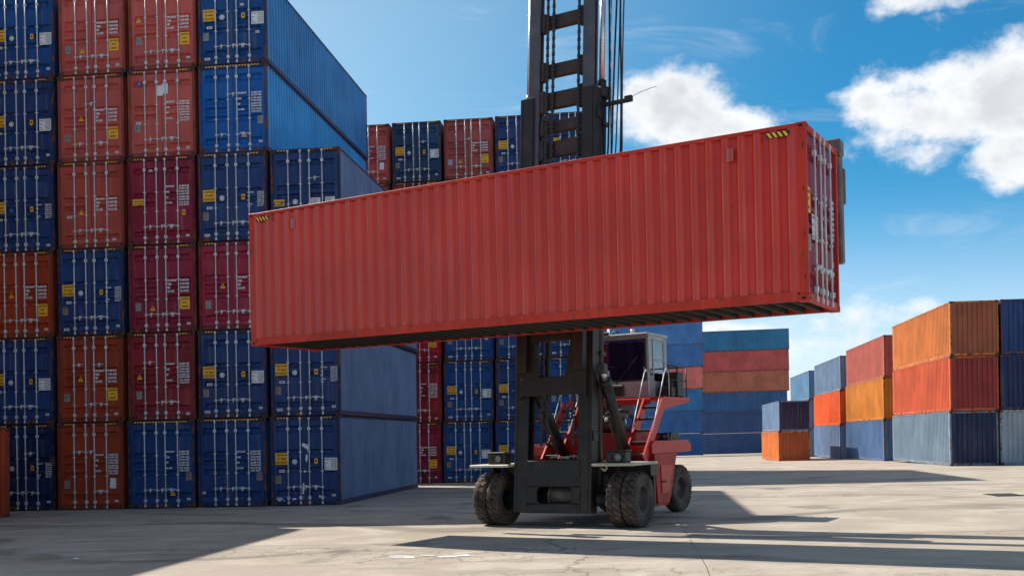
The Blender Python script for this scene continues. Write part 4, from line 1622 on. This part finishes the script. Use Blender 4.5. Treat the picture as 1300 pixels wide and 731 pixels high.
    mb.bbox(1.16, 1.54, 3.25, 3.55, 3.03, 3.30, .02)
    mb.bbox(1.16, 1.56, 3.60, 4.05, 3.03, 3.68, .03)
    mb.tube((1.36, 3.50, 3.25), (1.36, 3.58, 3.45), .13, n=14)
    mb.tube((1.30, 3.22, 3.25), (1.30, 3.26, 3.25), .10, n=14)
    tp('air_conditioner', mb, [M['dark']])


build_cab()


def build_ladders_rails():
    for sg in (-1, 1):
        # each ladder climbs from the fender back up to the platform
        bot, top = Vector((0, 1.15, 1.47)), Vector((0, 2.45, 2.90))
        xa, xb = (1.14, 1.62) if sg > 0 else (-1.10, -.62)
        dv = (top - bot).normalized()
        nrm = Vector((0, -dv.z, dv.y))
        mb = MB()
        for x in (xa, xb):
            q = []
            for p in (bot, top):
                for k in (-.13, .13):
                    for e in (-.022, .022):
                        q.append(p + nrm * k + Vector((x + e, 0, 0)))
            mb.add(q, [(0, 1, 3, 2), (4, 6, 7, 5), (0, 2, 6, 4), (1, 5, 7, 3), (0, 4, 5, 1), (2, 3, 7, 6)])
        lad = tp('ladder', mb, [M['red']])
        for i in range(5):
            p = bot.lerp(top, (i + .5) / 5)
            tm = MB()
            tm.bbox(xa + .023, xb - .023, p.y - .11, p.y + .09, p.z - .032, p.z + .032, .008)
            link('step', tm.mesh('step', [M['dark']]), lad)
        # hand rails beside the ladder
        hm = MB()
        for x in (xa - .03, xb + .03):
            hm.path([(x, 1.60, 2.10), (x, 2.10, 2.95), (x, 2.50, 3.62), (x, 2.62, 3.72), (x, 2.74, 3.66), (x, 2.78, 3.50), (x, 2.78, 3.03)], .013, 8)
        tp('handrail', hm, [M['rod']])
    # guard rail round the platform
    mb = MB()
    for y in (2.95, 3.55, 4.20):
        mb.tube((1.57, y, 3.03), (1.57, y, 3.82), .018, n=8)
    mb.path([(1.57, 2.95, 3.82), (1.57, 4.20, 3.82), (1.40, 4.24, 3.82), (-.9, 4.24, 3.82)], .018, 8)
    mb.path([(1.57, 2.95, 3.46), (1.57, 4.20, 3.46), (1.40, 4.24, 3.46), (-.9, 4.24, 3.46)], .014, 8)
    mb.tube((-.9, 4.24, 3.82), (-.9, 4.24, 3.03), .018, n=8)
    tp('guard_rail', mb, [M['dark']])


build_ladders_rails()


def build_tilt():
    for sg in (-1, 1):
        mb = MB()
        # the cylinders run from the mast down and back to the chassis
        p0 = Vector((sg * .93 + .22, -.05, 3.62)) if sg > 0 else Vector((-.66, -.05, 3.42))
        p1 = Vector((1.05, 1.42, 1.56)) if sg > 0 else Vector((-.60, 1.42, 1.52))
        q = p0.lerp(p1, .42)
        mb.tube(p0.lerp(p1, .12), p1, .125, n=16)
        mb.tube(p0.lerp(p1, .12), p0.lerp(p1, .17), .15, n=16)
        mb.bbox(p1.x - .12, p1.x + .12, p1.y - .12, p1.y + .14, p1.z - .16, p1.z + .12, .03)
        mb.bbox(p0.x - .10, p0.x + .10, p0.y - .12, p0.y + .12, p0.z - .12, p0.z + .12, .03)
        cyl = tp('tilt_cylinder', mb, [M['dark']])
        pr = MB()
        pr.tube(p0, p0.lerp(p1, .14), .06, n=12)
        link('piston_rod', pr.mesh('piston_rod', [M['chrome']]), cyl)
        hm = MB()
        off = Vector((-.15, -.05, .0))
        hm.path([p0 + off, p0.lerp(p1, .3) + off, p0.lerp(p1, .6) + off * 1.1, p0.lerp(p1, .92) + off], .018, 6)
        tp('tilt_hose', hm, [M['grip']])
    # lashing chain heaped on the deck behind the base plate
    mb = MB()
    for i in range(14):
        a = random.uniform(0, 6.28)
        c = Vector((-.25 + i * .065, .10 + random.uniform(-.05, .05), 1.58 + random.uniform(0, .06)))
        d = Vector((math.cos(a), math.sin(a) * .5, random.uniform(-.4, .4))) * .06
        mb.tube(c - d, c + d, .022, n=6)
    tp('deck_chain', mb, [M['fender']])
    mb = MB()
    for i in range(9):
        c = Vector((1.18 + i * .02 + .02 * (i % 2), -.30, 1.36 - .03 * i + .006 * i * i))
        mb.tube(c, c + Vector((.03, 0, -.035)), .018, n=6)
    tp('safety_chain', mb, [M['fender']])
    mb = MB()
    mb.bbox(-.95, .95, -.04, .80, 1.40, 1.46, .02)
    tp('front_deck', mb, [M['dark']])


build_tilt()

# ------------------------------------------------------------------ small things on the yard
def flat_thing(name, label, cat, x, y, mb, mats, rz=0.0, dz=.006):
    o = link(name, mb.mesh(name, mats), None, loc=(x, y, gz(x, y) + dz), rot=(0, -math.atan(SLOPE), rz))
    o['label'], o['category'] = label, cat
    return o


mb = MB()
mb.add([(-.07, -.05, .002), (.06, -.06, .012), (.08, .05, .004), (.0, .07, .03), (-.06, .05, .006)], [(0, 1, 2, 3, 4)])
flat_thing('paper_scrap', 'small white scrap of paper on the shaded concrete at lower left', 'litter', -10.79, 18.89, mb, [M['white']])
mb = MB()
fr = .045
for (a, b, c, d) in ((-.42, .42, -.62, -.62 + fr), (-.42, .42, .62 - fr, .62), (-.42, -.42 + fr, -.575, .575), (.42 - fr, .42, -.575, .575)):
    mb.box(a, b, c, d, -.02, .008)
for i in range(7):
    mb.box(-.36 + i * .12 - .035, -.36 + i * .12 + .035, -.57, .57, -.02, .003)
flat_thing('drain_cover', 'dark metal drain cover set in the concrete at right', 'drain cover', 10.62, 33.1, mb, [M['gasket']], .05)
mb = MB()
random.seed(21)
for i in range(9):
    cx, cy = random.uniform(-.75, .75), random.uniform(-.28, .28)
    a, b = random.uniform(.10, .30), random.uniform(.03, .09)
    ring = [(cx + a * math.cos(t) * random.uniform(.7, 1.2), cy + b * math.sin(t) * random.uniform(.6, 1.3), i * .0008) for t in [2 * math.pi * k / 11 for k in range(11)]]
    mb.add(ring, [list(range(11))])
flat_thing('paint_splash', 'pale splash of white paint on the sunlit concrete in front', 'paint mark', -3.95, 18.78, mb, [M['white']], .15, .004)
